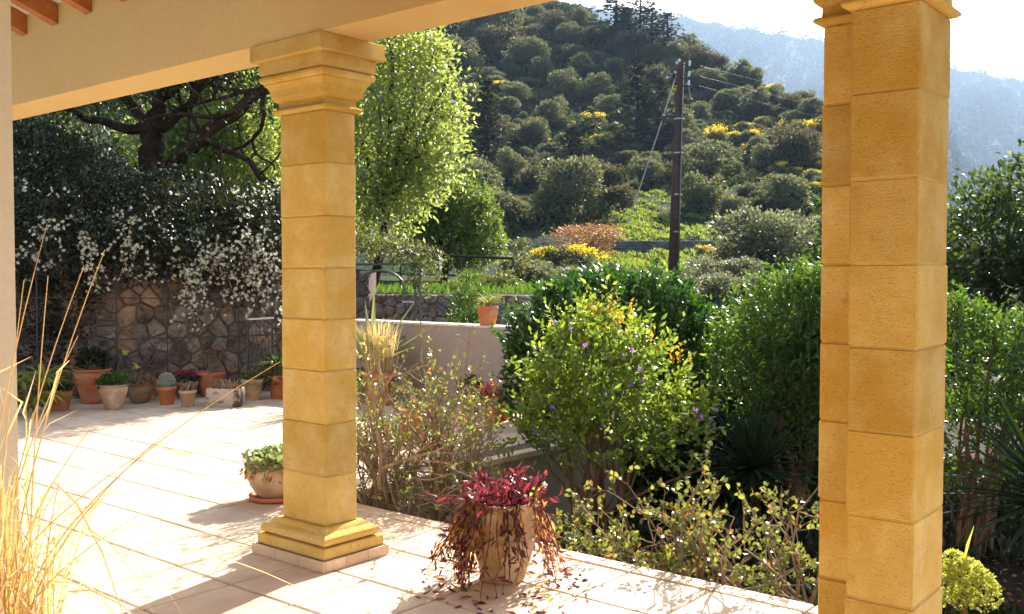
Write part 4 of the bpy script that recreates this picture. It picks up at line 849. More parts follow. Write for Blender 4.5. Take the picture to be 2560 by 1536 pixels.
# ------------------------------------------------------------------ climbers and garden trees
rg = np.random.default_rng(81)
c = B(420, 12.2, 0); o = thing('flowering_climber', 'mass of white flowered climber spilling over the stone wall', 'climbing plant', c)
LB = rel([lobe_px(90, 470, 12.2, 420, 330, 1.1), lobe_px(290, 535, 12.0, 400, 250, .9), lobe_px(500, 560, 12.1, 400, 220, .9), lobe_px(690, 580, 12.4, 300, 210, .9), lobe_px(40, 390, 13., 260, 190, .8), lobe_px(120, 640, 11.2, 300, 170, .35), lobe_px(350, 630, 11.6, 330, 150, .35), lobe_px(600, 640, 12.0, 260, 190, .35), lobe_px(40, 600, 11., 300, 300, .4), lobe_px(440, 490, 13., 200, 140, .7), lobe_px(-150, 520, 11.5, 400, 500, 1.), lobe_px(640, 530, 13, 200, 130, .7), lobe_px(760, 600, 13.2, 200, 260, .7), lobe_px(70, 760, 11.15, 200, 260, .2), lobe_px(180, 740, 11.25, 150, 240, .2), lobe_px(110, 880, 11.2, 160, 180, .2), lobe_px(250, 680, 11.3, 150, 120, .2), lobe_px(400, 650, 11.6, 200, 100, .25), lobe_px(500, 655, 11.7, 200, 90, .25)], c)
b, d = clumps(rg, LB, 7800, 8, .05, .55, .8, .0); leaves(o, 'foliage', 'leaf_climber', b, d, rg.uniform(.04, .075, len(b)), .03, rg)
fb = []
def strand(px0, y0, y1, d0, n):
    P_ = [P(px0+8*math.sin(i*.9+px0), y0+(y1-y0)*i/6, d0-.1)-c for i in range(7)]; SH = MB(); SH.tube(P_, .006, 4); SH.build('hanging_stem', 'twig', o)
    for q_ in P_: fb.append(np.repeat([q_], n, 0)+rg.normal(size=(n, 3))*.07)
for a in ((470, 640, 730, 11.5, 9), (485, 700, 800, 11.4, 5), (575, 640, 760, 11.7, 9), (510, 620, 720, 11.5, 9), (235, 600, 715, 11.1, 7), (650, 600, 760, 11.8, 9), (690, 640, 800, 11.8, 6), (330, 560, 650, 11.2, 6), (120, 560, 640, 10.9, 4), (560, 600, 660, 11.6, 9), (630, 620, 700, 11.7, 9)): strand(*a)
b = np.concatenate(fb); leaves(o, 'hanging_foliage', 'leaf_climber', np.repeat(b, 2, 0)+rg.normal(size=(len(b)*2, 3))*.03, rg.normal(size=(len(b)*2, 3)), .05, .03, rg)
# blossoms: clusters of five-petalled flowers, thickest on the lower right
pf, df = on_lobes(rg, LB, 1500, .93, -.8); lat = np.array([LAT(q_+c) for q_ in pf]); fx = 1280+lat[:, 0]/lat[:, 1]*FPX; fz = pf[:, 2]+c[2]
front = (df@FH) < .15; keep = front & (rg.random(len(pf)) < np.clip(.06+(.35+.5*np.clip((fx-120)/560, 0, 1))*np.clip((2.8-fz)/.9, .05, 1), 0, .85)*(np.sin(pf[:, 0]*5.1+pf[:, 2]*4)*np.sin(pf[:, 1]*4.3-pf[:, 2]*6) > -.25)*(fz > 1.35))
pf = np.concatenate([pf[keep], np.concatenate(fb)[::3]]); df = np.concatenate([df[keep], -np.repeat([FH], len(np.concatenate(fb)[::3]), 0)])
ctr = np.repeat(pf, 7, 0)+rg.normal(size=(len(pf)*7, 3))*.042+np.repeat(df, 7, 0)*.05; nrmv = nrm(np.repeat(df, 7, 0)+rg.normal(size=ctr.shape)*.6)
kz = rg.random(len(ctr)) < .62; ctr, nrmv = ctr[kz], nrmv[kz]
b = np.repeat(ctr, 5, 0); t1 = nrm(np.cross(nrmv, [.3, .2, .9])); t2 = np.cross(nrmv, t1); an = np.tile(np.arange(5)*1.2566, len(ctr))[:, None]
d = np.repeat(t1, 5, 0)*np.cos(an)+np.repeat(t2, 5, 0)*np.sin(an)+np.repeat(nrmv, 5, 0)*.35; leaves(o, 'blossoms', 'white_petal', b, d, .026, .022, rg)
# big old tree behind it
c = B(385, 14.2, 1.6); o = thing('old_tree', 'old dark tree with thick leaning limbs above the white climber', 'tree', c); rg = np.random.default_rng(82); seg = []
def limb(pl, r0, r1, sub=3, d0=14.2):
    pl = [np.array(P(x, y, d_)-c) for x, y, d_ in pl]; t_ = np.linspace(0, len(pl)-1, len(pl)*3); Q = np.array([[np.interp(u, range(len(pl)), [q_[k] for q_ in pl]) for k in range(3)] for u in t_])+rg.normal(size=(len(t_), 3))*.025
    seg.append((Q, np.linspace(r0, r1, len(t_)))); tp = []
    for k in range(sub): i = rg.integers(len(Q)//2, len(Q)); grow(rg, Q[i], nrm(rg.normal(size=3)+[0, 0, .3]), rg.uniform(.8, 1.3), r1*.55, 2, seg, tp, .7, .1, (2, 3), .65, .2)
    return tp
tips = []
tips += limb([(395, 640, 14.2), (392, 470, 14.2), (376, 370, 14.2), (380, 300, 14.1)], .20, .16, 0)
tips += limb([(378, 310, 14.1), (400, 255, 14.0), (440, 200, 13.9), (470, 130, 13.8)], .12, .06)
tips += limb([(365, 330, 14.1), (310, 320, 14.3), (240, 305, 14.4), (170, 275, 14.6)], .09, .035, 5)
tips += limb([(375, 330, 14.1), (335, 275, 14.2), (300, 230, 14.2), (270, 160, 14.2)], .10, .045)
tips += limb([(400, 480, 14.0), (430, 410, 13.9), (500, 350, 13.8), (580, 285, 13.7), (640, 240, 13.6), (700, 190, 13.5)], .115, .07, 5)
tips += limb([(390, 330, 14.1), (440, 290, 14.1), (470, 260, 14.0), (520, 170, 13.8)], .10, .05, 5)
tips += limb([(500, 350, 13.8), (560, 370, 13.7), (620, 400, 13.6), (660, 450, 13.6)], .05, .025, 5)
tips += limb([(480, 270, 14.0), (495, 330, 13.9), (540, 320, 13.8), (580, 290, 13.7)], .035, .02, 3)
tubes(seg, 8).build('trunk', 'bark', o, smooth=True)
LB = rel([lobe_px(250, 80, 14.5, 700, 340, 2.), lobe_px(560, 40, 14.3, 560, 340, 2.), lobe_px(150, 240, 14.6, 420, 150, 1.2), lobe_px(330, 215, 13.6, 260, 60, .6), lobe_px(660, 240, 13.8, 130, 130, .6), lobe_px(540, 200, 14.3, 180, 60, .6), lobe_px(430, -60, 15, 900, 260, 2.5)], c)
b, d = clumps(rg, LB, 3000, 9, .09, .4, .7, .0); leaves(o, 'crown', 'leaf_deep', b, d, rg.uniform(.06, .10, len(b)), .04, rg)
if tips:
    tp = np.array([t_[0] for t_ in tips]); b = np.repeat(tp, 8, 0)+rg.normal(size=(len(tp)*8, 3))*.1; leaves(o, 'twig_leaves', 'leaf_deep', b, rg.normal(size=b.shape), .08, .035, rg)
def garden_tree(name, label, px, d0, z0, lobes, nc, per, mat, seed, L_=.1, W_=.05, spread=.07, shell=.45, up=.1, tr=.09):
    c = B(px, d0, z0); o = thing(name, label, 'tree', c); rg = np.random.default_rng(seed); LB = rel([lobe_px(*l) for l in lobes], c)
    b, d = clumps(rg, LB, nc, per, spread, shell, .8, up); leaves(o, 'crown', mat, b, d, rg.uniform(.7, 1.15, len(b))*L_, W_, rg)
    top_ = np.mean([l[:3] for l in LB], 0); seg = [(np.array([[0, 0, -.1], top_*.3+[.05, 0, 0], top_*.6, top_]), np.array([1, .85, .6, .3])*tr)]
    for l in LB: seg.append((np.array([top_*.45, (top_*.5+np.array(l[:3])*.5)+rg.normal(size=3)*.1, np.array(l[:3])]), np.array([.5, .35, .15])*tr))
    tubes(seg, 7).build('trunk', 'bark', o); return o
garden_tree('leafy_tree', 'sunlit light green tree rising behind the single column', 930, 17.5, 1.2, [(900, 180, 17.3, 300, 330, 1.), (1030, 160, 17.5, 180, 210, .8), (1060, 250, 17.3, 200, 130, .8), (1000, 330, 17.2, 280, 200, 1.), (900, 400, 17., 260, 260, 1.), (1070, 390, 17.2, 160, 150, .6), (960, 60, 17.6, 330, 260, 1.2), (1040, 440, 17.3, 180, 130, .7), (760, 240, 17.5, 300, 360, 1.2), (940, 520, 17.2, 220, 220, .8), (1120, 205, 17.3, 90, 70, .4), (1130, 285, 17.3, 70, 60, .3), (1085, 130, 17.4, 90, 80, .4), (1105, 420, 17.4, 130, 120, .6), (1130, 340, 17.4, 80, 80, .4), (1000, 480, 17.2, 200, 130, .7), (860, 520, 17.3, 160, 160, .6)], 2500, 8, 'leaf_tree', 91, .115, .05, .13, .25, -.1)
garden_tree('round_tree', 'rounded glossy green tree behind the railing', 1105, 22, 1.15, [(1110, 560, 22, 250, 230, 1.), (1170, 590, 22, 190, 190, .8), (1080, 510, 22., 190, 150, .8), (1150, 510, 22., 170, 140, .8), (1215, 600, 22, 100, 120, .5), (1010, 580, 22., 180, 190, .8)], 1700, 9, 'leaf_round', 92, .115, .05, .07, .55)
garden_tree('background_tree', 'bright green tree seen through the gaps of the old tree', 560, 19, 1.5, [(520, 330, 19, 260, 200, 1.2), (620, 370, 19, 220, 220, 1.2), (430, 350, 19.5, 220, 160, 1.), (560, 250, 19.5, 300, 160, 1.2)], 1900, 8, 'leaf_tree', 93, .13, .06, .12, .3, -.1)
garden_tree('background_tree', 'dark evergreen behind the climber at the far left', 120, 20, 1.5, [(40, 330, 20, 360, 330, 1.4), (250, 430, 20.5, 300, 200, 1.), (700, 470, 21, 300, 260, 1.2), (-150, 250, 20, 400, 400, 1.5)], 1500, 9, 'leaf_dark', 94, .14, .06, .1)
rg = np.random.default_rng(96); n = 9000; bl = B(700, 1)*0+np.array([B(x_, d_, 1.13) for x_, d_ in zip(rg.uniform(680, 1400, n), rg.uniform(15.3, 25, n))])
lg = stuff(link('lawn_grass', leaf_mesh('lawn_grass', bl, rg.normal(size=bl.shape)*.4+[0, 0, 1.], rg.uniform(.06, .2, n), .03, rg), 'leaf_mid')); lg['label'] = 'short grass of the upper garden behind the railing'
# rose on the arch
c = B(960, 13.7, 0); o = thing('climbing_rose', 'thin leaved rose trained over the green arch, with pale blooms', 'climbing plant', c); rg = np.random.default_rng(95)
LB = rel([lobe_px(930, 615, 13.7, 150, 60, .3), lobe_px(1010, 625, 13.6, 110, 60, .25), lobe_px(1048, 690, 13.6, 50, 130, .15), lobe_px(890, 590, 13.8, 90, 90, .3), lobe_px(1080, 660, 14.0, 60, 90, .2)], c)
b, d = clumps(rg, LB, 420, 5, .04, .3, .8, .0); leaves(o, 'foliage', 'leaf_rose', b, d, .05, .028, rg); seg, tp = [], []
for k in range(12): grow(rg, np.array(P(rg.uniform(880, 1060), rg.uniform(610, 650), 13.65)-c), RT*rg.normal()+ZV*rg.normal()*.3, .4, .007, 1, seg, tp, .6, 0)
seg += [(np.array([(0,0,0), P(1046, 760, 13.65)-c, P(1046, 660, 13.65)-c, P(990, 620, 13.65)-c]), np.array([.02, .016, .012, .008]))]
tubes(seg, 5).build('stems', 'twig', o); q_, v_ = on_lobes(rg, LB, 45, .9); b = np.repeat(q_, 6, 0); leaves(o, 'blossoms', 'white_petal', b, rg.normal(size=b.shape), .035, .028, rg)
c = B(1270, 17.0, 1.1); o = thing('rambling_bush', 'straggly bush with rusty leaf tips at the right end of the railing', 'shrub', c)
LB = rel([lobe_px(1260, 705, 17, 90, 50, .25), lobe_px(1215, 712, 16.8, 100, 40, .25), lobe_px(1305, 640, 18.6, 40, 80, .2), lobe_px(1150, 722, 16.5, 120, 30, .25)], c); b, d = clumps(rg, LB, 350, 6, .05, .3, .8, .2); leaves(o, 'foliage', 'leaf_rose', b, d, .07, .035, rg)
tubes(stems_to(rg, [l[:3] for l in LB], .1, .012, .006), 5).build('stems', 'twig', o)
# ------------------------------------------------------------------ hillside: olives, brush, gorse, conifers (read off the photograph, stood on the slope)
def proto_crown(rg, n, mat, lobes, leaf, per=6, spread=.05, up=.3, shell=.6, low=-.5):
    b, d = clumps(rg, lobes, n, per, spread, shell, .9, up, low); me = leaf_mesh('crown', b, d, rg.uniform(.7, 1.2, len(b))*leaf, leaf*.5, rg); me.materials.append(M[mat]); return me
def olive_lobes(rg, k=8):
    k = max(4, k+int(rg.integers(-3, 4))); L_ = [(rg.normal()*.06, rg.normal()*.06, .34, .33, .33, .32), (rg.normal()*.08, rg.normal()*.08, .14, .38, .38, .2)]
    for i in range(k):
        a = 6.283*i/k+rg.normal()*.3; q_ = rg.uniform(.15, .36); r = rg.uniform(.12, .27); L_.append((math.cos(a)*q_, math.sin(a)*q_, rg.uniform(.12, .62), r, r, r*.9))
    return L_
tm = MB(); tm.tube([(0,0,-.15),(.02,0,.15),(-.01,.01,.4)], [.06,.045,.03], 6); tm.tube([(0,0,.12),(.14,.05,.42)], [.03,.015], 5); tm.tube([(0,0,.12),(-.12,-.07,.4)], [.03,.015], 5); TRK = tm.mesh('trunk'); TRK.materials.append(M['bark'])
rgp = np.random.default_rng(101)
OL = [proto_crown(rgp, 900, 'leaf_olive', olive_lobes(rgp), .06, 6, .03, .3, .6, -.9) for _ in range(8)]
BR = [proto_crown(rgp, 520, 'leaf_brush', olive_lobes(rgp, 6), .08, 6, .05, .3, .5, -.9) for _ in range(3)]
NEAR = [proto_crown(rgp, 1500, 'leaf_olivenear', olive_lobes(rgp, 10), .045, 6, .03) for _ in range(2)]
GO = [proto_crown(rgp, 150, 'gorse', [(rgp.normal()*.22, rgp.normal()*.22, rgp.uniform(.3, .75), r_, r_, r_*1.1) for r_ in rgp.uniform(.08, .2, 11)], .075, 4, .05, .7, .7, .0) for _ in range(3)]
GOG = [proto_crown(rgp, 360, 'leaf_olive', [(0,0,.26,.48,.48,.32),(.1,.1,.5,.3,.3,.25)], .09, 5, .05, .5) for _ in range(2)]
def conifer_mesh(rg, n=16, w=.19, mat='leaf_conifer', gap=0.):
    B_, D_ = [], []
    for i in range(n):
        t_ = i/(n-1); z = .12+.86*t_; r = w*(1-t_)**.8*rg.uniform(.75, 1.2)+.012; k = int(7+10*(1-t_))
        for j in range(k):
            if rg.random() < gap: continue
            a = rg.uniform(0, 6.283); dv = np.array([math.cos(a), math.sin(a), -.12+.35*t_]); ll = r*rg.uniform(.7, 1.2)
            for q_ in np.linspace(.15, 1, 6): B_.append(dv*ll*q_+[0, 0, z]+rg.normal(size=3)*.012); D_.append(dv+rg.normal(size=3)*.7)
    me = leaf_mesh('crown', np.array(B_), np.array(D_), .055, .028, rg); me.materials.append(M[mat]); return me
CO = [conifer_mesh(rgp), conifer_mesh(rgp, 12, .24, gap=.2), conifer_mesh(rgp, 18, .15), conifer_mesh(rgp, 18, .24, 'leaf_conifer', .05)]
cm = MB(); cm.tube([(0,0,-.1),(.005,0,.5),(0,0,.97)], [.022,.014,.004], 6); CTR = cm.mesh('trunk'); CTR.materials.append(M['bark'])
protos = {}
def proto(name, crown, trunk):
    key = (name, crown.name)
    if key not in protos: protos[key] = (crown, trunk)
    return crown
ORD0 = ['first', 'second', 'third', 'fourth', 'fifth', 'sixth', 'seventh', 'eighth', 'ninth', 'tenth', 'eleventh', 'twelfth', 'thirteenth', 'fourteenth', 'fifteenth', 'sixteenth', 'seventeenth', 'eighteenth', 'nineteenth', 'twentieth', 'twenty-first', 'twenty-second', 'twenty-third', 'twenty-fourth', 'twenty-fifth', 'twenty-sixth', 'twenty-seventh', 'twenty-eighth', 'twenty-ninth', 'thirtieth'] + ['thirty-%s' % s for s in ('first', 'second', 'third', 'fourth', 'fifth', 'sixth', 'seventh', 'eighth', 'ninth')]
def ordinal(k):
    tens = {2: 'twenty', 3: 'thirty', 4: 'forty', 5: 'fifty', 6: 'sixty', 7: 'seventy'}
    if k < 20: return ORD0[k]
    n = k+1; return (tens[n//10][:-1]+'ieth') if n % 10 == 0 else tens[n//10]+'-'+ORD0[n % 10-1]
ORD = [ordinal(k) for k in range(78)]
def place(name, crown, trunk, px, py, wpx, hr, rg, d=None):
    if d is None: p, d = hill_hit(px, py)
    else:
        p = P(px, py, d)
    w_ = wpx*d/FPX; o = thing(name, '', '', p); o.scale = (w_*rg.uniform(.9, 1.15), w_*rg.uniform(.9, 1.15), w_*hr); o.rotation_euler = (0, 0, rg.uniform(0, 6.28))
    c = link('crown', crown, None, o)
    if trunk: link('trunk', trunk, None, o)
    return o
def zr(x, y, w): return (1100+x/2.5245, y/2.5245, w/2.5245)
OLIST = [(795,630,200),(990,600,130),(885,470,150),(1065,720,140),(680,790,190),(975,400,100),(1095,450,110),(810,262,140),(940,262,110),(1050,272,130),(560,390,200),(720,180,130),(520,200,110),(660,480,130),(840,370,120),(570,920,200),
 (450,1130,180),(600,1180,180),(250,1220,280),(850,1230,210),(780,1400,400),(400,1400,260),(910,1130,150),(1070,1180,180),(1310,1180,180),(1660,1150,300),(1640,1330,300),(1840,1370,150),(2170,1340,280),(2240,1030,260),(2050,1050,150),(1470,880,200),(1980,720,150),
 (1700,545,110),(1790,535,90),(1620,420,150),(1460,400,140),(1180,400,90),(1340,390,140),(1240,325,140),(1150,335,140),(1740,440,120),(1870,520,150),(1960,545,120),(1780,690,150),(1900,640,120),(430,720,150),(330,360,220),(250,260,220),(400,230,200),(600,120,120),(880,170,120),(2080,650,110),(2200,700,130),(2330,760,150),(1590,560,120),(1560,330,120),(2290,600,110),(1450,470,120),(1330,560,150),(1640,760,120),(1380,800,140),(2030,830,120),(1150,870,110),(870,1000,150),(740,1080,130),(1560,950,150),(1990,960,130),(2120,930,120),(2360,860,120),(1180,1040,110),(330,900,180),(480,640,160),(150,700,200),(120,420,220),(60,960,180)]
rg = np.random.default_rng(103); objs = []
for k, e in enumerate(OLIST):
    px, py, w_ = zr(*e); br = k % 6 == 5
    objs.append((py, px, place('olive_tree' if not br else 'scrub_bush', (BR if br else OL)[k % (3 if br else 8)], TRK, px, py, w_*1.28, rg.uniform(.75, 1.05), rg), br))
for k in range(380):                                                   # smaller scrub between them
    px, py = rg.uniform(1090, 2330), rg.uniform(40, 520)
    sc = np.interp((px-1280)/FPX, CB, CS)
    if py < 685-sc*FPX+14: continue
    if 1520 < px < 1840 and py > 470: continue
    objs.append((py, px, place('scrub_bush', (BR+OL)[k % 11], None, px, py, rg.uniform(22, 56)*(.75+.5*py/520), rg.uniform(.55, .95), rg), True))
def name_bands(lst, what, cat, grp, bands):
    lst = sorted(lst, key=lambda e: e[0]); n = len(lst); per = math.ceil(n/len(bands))
    for bi, bname in enumerate(bands):
        sub = sorted(lst[bi*per:(bi+1)*per], key=lambda e: e[1])
        for k, e in enumerate(sub): tag(e[2], '%s, %s from the left %s' % (what, ORD[k], bname), cat, grp)
name_bands([e for e in objs if not e[3]], 'round grey green olive tree', 'olive tree', 'olive trees on the hillside', ['along the crest of the hill', 'on the upper hillside', 'halfway up the hillside', 'at the foot of the hillside'])
name_bands([e for e in objs if e[3]], 'small dull scrub bush', 'bush', 'scrub on the hillside', ['along the crest of the hill', 'just under the crest', 'on the upper hillside', 'halfway up the hillside', 'on the lower hillside', 'at the foot of the hillside'])
GL = [(565,250,95),(490,268,42),(455,205,60),(1915,845,105),(2015,825,85),(1730,935,125),(1950,905,105),(1850,895,85),(2200,850,120),(2280,905,150),(2350,935,80),(2130,1105,85),(2230,1115,85),(2350,1135,90),(2390,1085,60),(2330,1230,120),(1430,1130,60),(1005,905,80),(700,925,55),(830,795,40),(970,805,110),(790,1100,50),(2100,595,90),(2040,635,50),(2360,695,60),(2410,1180,80),(1925,960,45),(380,570,80)]
gs = []
for k, e in enumerate(GL):
    px, py, w_ = zr(*e); o = place('gorse_bush', GO[k % 3], None, px, py, w_*1.3, rg.uniform(.6, .9), rg); c = link('green_stems', GOG[k % 2], None, o); gs.append((py, px, o))
name_bands(gs, 'yellow flowering gorse bush', 'gorse', 'gorse on the hillside', ['high on the hillside', 'halfway up the hillside', 'low on the hillside'])
for k, (x, yt, yb, w_, pr, lab) in enumerate(((1105,35,240,220,1,'broad dark pine, leftmost of the four on the crest'),(1255,30,265,130,1,'tallest slim pine on the crest, second from the left'),(1330,85,300,150,1,'ragged pine on the crest, third from the left'),(1425,135,315,140,1,'leaning pine on the crest, rightmost of the four'),(1650,305,362,60,1,'small lone conifer on the falling ridge line'),(300,540,1100,240,0,'tall dark conifer beside the light green tree'),(1240,440,950,260,3,'tall brownish conifer left of the utility pole'),(1385,520,920,200,3,'second brownish conifer touching the utility pole'),(830,820,1060,190,3,'dull brown conifer low on the left of the slope'),(1170,60,250,110,3,'short pine between the crest pines'))):
    px, pyb, _ = zr(x, yb, 0); p, d = hill_hit(px, pyb); h = (yb-yt)/2.5245*d/FPX*(1.25 if k < 5 else 1.03); w = w_/2.5245*d/FPX*(1.5 if k < 5 else 1.15)
    o = thing('pine_tree', lab, 'conifer', p, 'conifers on the hill'); o.scale = (w/.36, w/.36, h); o.rotation_euler = (0, 0, rg.uniform(0, 6)); link('crown', CO[pr], None, o); link('trunk', CTR, None, o)
# lower terraces: field wall, hedges of olives, brown bush and gorse
fw = MB(); rg = np.random.default_rng(107)
for i in range(74):
    for j in range(5):
        px = 1530+i*4.4+(j % 2)*2.2; a = B(px, 50.15); z0 = 2.50+.145*j; s_ = rg.uniform(.8, 1.1); w_, h_, t_ = .043*s_+.003, .07*s_, .16+rg.uniform(-.03, .05)
        if rg.random() < .06 and j == 4: continue
        c_ = np.array([a[0], a[1], z0+rg.uniform(-.01, .01)]); R = []
        for (q_, f) in ((-t_, .7), (-t_*.7, 1), (t_, 1)): R.append([c_+FH*q_+RT*x*w_*f+ZV*y*h_*f for x, y in ((-1,-.8),(-.7,-1),(.8,-1),(1,-.7),(.9,.9),(-.8,1))])
        fw.loft(R)
o = fw.build('field_wall', 'fieldstone', org=B(1690, 50.15, 2.5)); tag(o, 'long grey dry stone field wall across the grassy terrace', 'field wall')
def big(name, label, cat, px, py, wpx, hr, crown, d, trunk=TRK, grp=None):
    o = place(name, crown, trunk, px, py, wpx, hr, rg, d); tag(o, label, cat, grp); return o
big('olive_tree', 'large silvery olive tree right of the utility pole', 'olive tree', 1900, 730, 330, .75, NEAR[0], 30)
big('olive_tree', 'silvery olive tree behind the left edge of the corner pillar', 'olive tree', 2010, 700, 250, .85, NEAR[1], 33)
big('olive_tree', 'low silvery olive beside the foot of the pole, right', 'olive tree', 1790, 745, 210, .6, NEAR[1], 26)
for k, (px, py, w_) in enumerate(((1330, 740, 180), (1440, 752, 170), (1545, 748, 170), (1650, 790, 210), (1760, 800, 230), (1860, 790, 200), (1290, 700, 120), (1960, 780, 200), (1700, 765, 160))):
    big('olive_bush', 'low grey green bush of the hedge below the field, %s from the left' % ORD[k], 'bush', px, py, w_, .62, NEAR[k % 2], 23.+(k % 3)*1.2, None, 'low hedge below the field')
M_BROWN = [proto_crown(rgp, 700, 'leaf_brown', olive_lobes(rgp, 9), .045, 5, .05)]
big('rusty_bush', 'rusty brown bush behind the yellow gorse at the field edge', 'bush', 1460, 650, 200, .6, M_BROWN[0], 42)
g1 = big('gorse_bush', 'large yellow gorse bush in front of the rusty bush', 'gorse', 1430, 680, 135, .62, GO[0], 38, None); link('green_stems', GOG[0], None, g1)
g1 = big('gorse_bush', 'smaller yellow gorse bush left of the rusty bush', 'gorse', 1360, 668, 80, .75, GO[1], 38, None); link('green_stems', GOG[1], None, g1)
g1 = big('gorse_bush', 'yellow gorse tuft at the right end of the field wall', 'gorse', 1765, 648, 60, .6, GO[2], 40, None); link('green_stems', GOG[1], None, g1)
big('scrub_bush', 'dark small bush alone in the lower grass left of the pole', 'bush', 1605, 700, 50, .7, OL[1], 36, None)
big('scrub_bush', 'brown bare scrub at the top left of the grassy field', 'bush', 1540, 520, 110, .7, BR[1], 62, None)
# meadow grass on the terraces
n = 60000; b_ = rg.normal((1690-1280)/FPX, 130/FPX, n); d_ = np.where(rg.random(n) < .5, rg.uniform(32, 49, n), rg.uniform(51, 75, n)); bb_ = FH*d_[:, None]+RT*(d_*b_)[:, None]; bb_[:, 2] = hill_z(b_, d_)
pn = np.sin(bb_[:, 0]*1.1+np.sin(bb_[:, 1]*.7))*np.sin(bb_[:, 1]*1.3)+.6*np.sin(bb_[:, 0]*.43+bb_[:, 1]*.31)+rg.normal(size=n)*.3 > .05; bb_ = bb_[pn]
gmat = leafmat('meadow', (.08, .12, .028), (.22, .27, .07), .45, (1.8, 1.7, .8), .6, .2); M['meadow'] = gmat; M['leaf_brush2'] = leafmat('leaf_brush2', (.016, .030, .014), (.05, .062, .028), .3, (1.9, 1.8, .9), .8, .1)
mg = stuff(link('meadow_grass', leaf_mesh('meadow_grass', bb_, rg.normal(size=bb_.shape)*.5+[0, 0, 1.], rg.uniform(.08, .30, len(bb_)), .11, rg), 'meadow')); mg['label'] = 'sunlit green grass on the field terraces'
n = 90000; b_ = rg.uniform(-.12, .47, n); d_ = 54+140*rg.random(n)**.8; bb_ = FH*d_[:, None]+RT*(d_*b_)[:, None]; bb_[:, 2] = hill_z(b_, d_)-.05
pn = np.sin(bb_[:, 0]*.31+1.3*np.sin(bb_[:, 1]*.23))*np.sin(bb_[:, 1]*.37)+rg.normal(size=n)*.45 > -.15; pn &= ~((d_ < 73+4*np.sin(b_*90)) & (b_ > 215/FPX) & (b_ < 590/FPX)); bb_ = bb_[pn]
hs_ = stuff(link('hill_scrub', leaf_mesh('hill_scrub', bb_, rg.normal(size=bb_.shape)*.7+[0, 0, 1.], rg.uniform(.25, .9, len(bb_)), .42, rg), 'leaf_brush2')); hs_['label'] = 'rough low scrub and tussocks covering the hillside'
# ------------------------------------------------------------------ utility pole with stay wire and lines
PD = 30.; pb = B(1686, PD, .2); po = thing('utility_pole', 'dark wooden utility pole with white insulators on the field', 'utility pole', pb); org = np.array(pb)
def PP(px, py, d=PD): return P(px, py, d)
m = MB(); m.tube([PP(1682, 735), PP(1690, 450), PP(1702, 172), PP(1703, 158)], [.165, .135, .105, .10], 12); m.build('shaft', 'pole', po, smooth=True, org=org)
m = MB(); m.tube([PP(1694, 735, PD-.14), PP(1700, 450, PD-.13), PP(1707, 172, PD-.11)], [.035, .035, .03], 6); m.build('cable_duct', 'iron', po, org=org)
for y in (298, 383, 487, 580, 686): 
    m = MB(); x = 1682+(735-y)*.0375; m.lathe([(.15, -.02), (.155, 0), (.15, .02)], c=PP(x, y), n=14); m.build('band', 'steel', po, org=org)
m = MB(); m.tube([PP(1686, 215), PP(1695, 219), PP(1712, 214), PP(1722, 205)], .02, 5); m.build('band', 'steel', po, org=org)
for (x, y) in ((1698, 151), (1692, 157), (1724, 155), (1724, 162), (1723, 182), (1722, 188), (1722, 204), (1722, 210), (1688, 181), (1668, 194)):
    m = MB(); m.lathe([(.015, -.045), (.036, -.038), (.036, -.015), (.022, -.008), (.036, 0), (.036, .022), (.015, .036)], c=PP(x, y, PD-.15), n=10); m.build('insulator', 'porcelain', po, org=org)
for (xa, ya, xb, yb) in ((1706, 161, 1748, 165), (1706, 187, 1726, 187), (1706, 214, 1750, 220), (1750, 163, 1712, 212), (1700, 190, 1722, 205)):
    m = MB(); bars(m, PP(xa, ya, PD-.12), PP(xb, yb, PD-.12), .018); m.build('bracket', 'iron', po, org=org)
for pl in (((1690, 170), (1678, 172), (1670, 185), (1667, 196)), ((1690, 178), (1683, 186), (1677, 195), (1668, 197)), ((1720, 216), (1726, 245), (1735, 254), (1741, 243), (1738, 228), (1730, 218)), ((1700, 160), (1690, 165), (1688, 200), (1692, 216))):
    m = MB(); m.tube([PP(x, y, PD-.16) for x, y in pl], .016, 5); m.build('jumper_cable', 'iron', po, org=org)
m = MB(); m.tube([PP(1679, 222, PD-.1), PP(1690, 226, PD-.14)], .05, 6); m.build('clamp', 'yellowplastic', po, org=org)
sw = thing('stay_wire', 'slanting stay wire from the pole top down to the field', 'wire', B(1575, 31, 1.0)); org2 = np.array(sw.location)
m = MB(); m.tube([PP(1690, 190), PP(1659, 290, 30.4), PP(1570, 560, 31.5)], .018, 5); m.build('wire', 'steel', sw, org=org2)
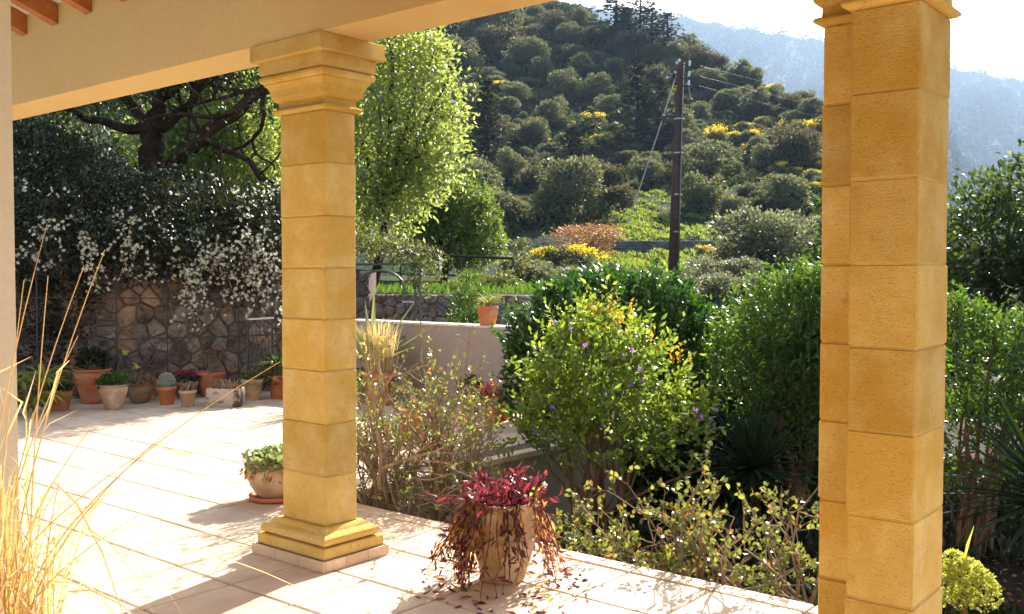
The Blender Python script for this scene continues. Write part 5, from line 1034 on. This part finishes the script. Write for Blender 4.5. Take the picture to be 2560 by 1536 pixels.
m = MB(); m.tube([PP(1661, 284, 30.4), PP(1657, 303, 30.4)], [.05, .05], 7); m.build('stay_insulator', 'pole', sw, org=org2)
m = MB(); m.lathe([(.03, -.03), (.05, 0), (.03, .03)], c=PP(1660, 288, 30.35), n=8); m.build('thimble', 'porcelain', sw, org=org2)
for k, (ya, yb, lab) in enumerate(((161, 262, 'top'), (187, 298, 'middle'), (212, 330, 'lowest'))):
    m = MB(); a = PP(1748, ya+3); e = P(2900, yb+70, 66); pts_ = [a+(e-a)*t_-ZV*(3.6*t_*(1-t_)*1.) for t_ in np.linspace(0, 1, 24)]; m.tube(pts_, .0022, 5)
    o = m.build('power_line', 'iron', org=a); tag(o, '%s of the three overhead wires right of the corner pillar' % lab, 'wire', 'overhead wires')
# ------------------------------------------------------------------ far woods on the mountain
rg = np.random.default_rng(109); n = 12000; b_ = rg.uniform(-.05, .62, n); d_ = (340+910*rg.random(n)**.75)*MS; base = FH*d_[:, None]+RT*(d_*b_)[:, None]; base[:, 2] = mtn_z(b_, d_)
per = 26; hgt = rg.uniform(6, 15, n); cc = np.repeat(base, per, 0); o3 = nrm(rg.normal(size=(n*per, 3)))*np.repeat(hgt, per)[:, None]*[.55, .55, .5]; o3[:, 2] += np.repeat(hgt, per)*.45
fwood = stuff(link('far_woodland', leaf_mesh('far_woodland', cc+o3, o3+rg.normal(size=o3.shape)*2+[0, 0, 1.], np.repeat(hgt, per)*.35, np.repeat(hgt, per)*.22, rg), 'leaf_far')); fwood['label'] = 'dense hazy woodland covering the far mountainside'
# ------------------------------------------------------------------ the hazy air
hz = MB(); hz.box(-4200, 4200, -900, 4200, -60, 760)
hm, nt, N, L = mat_new('haze_air'); ho = N.new("ShaderNodeOutputMaterial"); hv = N.new("ShaderNodeVolumePrincipled"); hv.inputs['Density'].default_value = .00013; hv.inputs['Color'].default_value = (.50, .70, 1, 1); hv.inputs['Anisotropy'].default_value = .3
L.new(hv.outputs[0], ho.inputs['Volume']); M['haze_air'] = hm
haze = stuff(hz.build('haze', 'haze_air')); haze['label'] = 'thin bluish haze in the air'
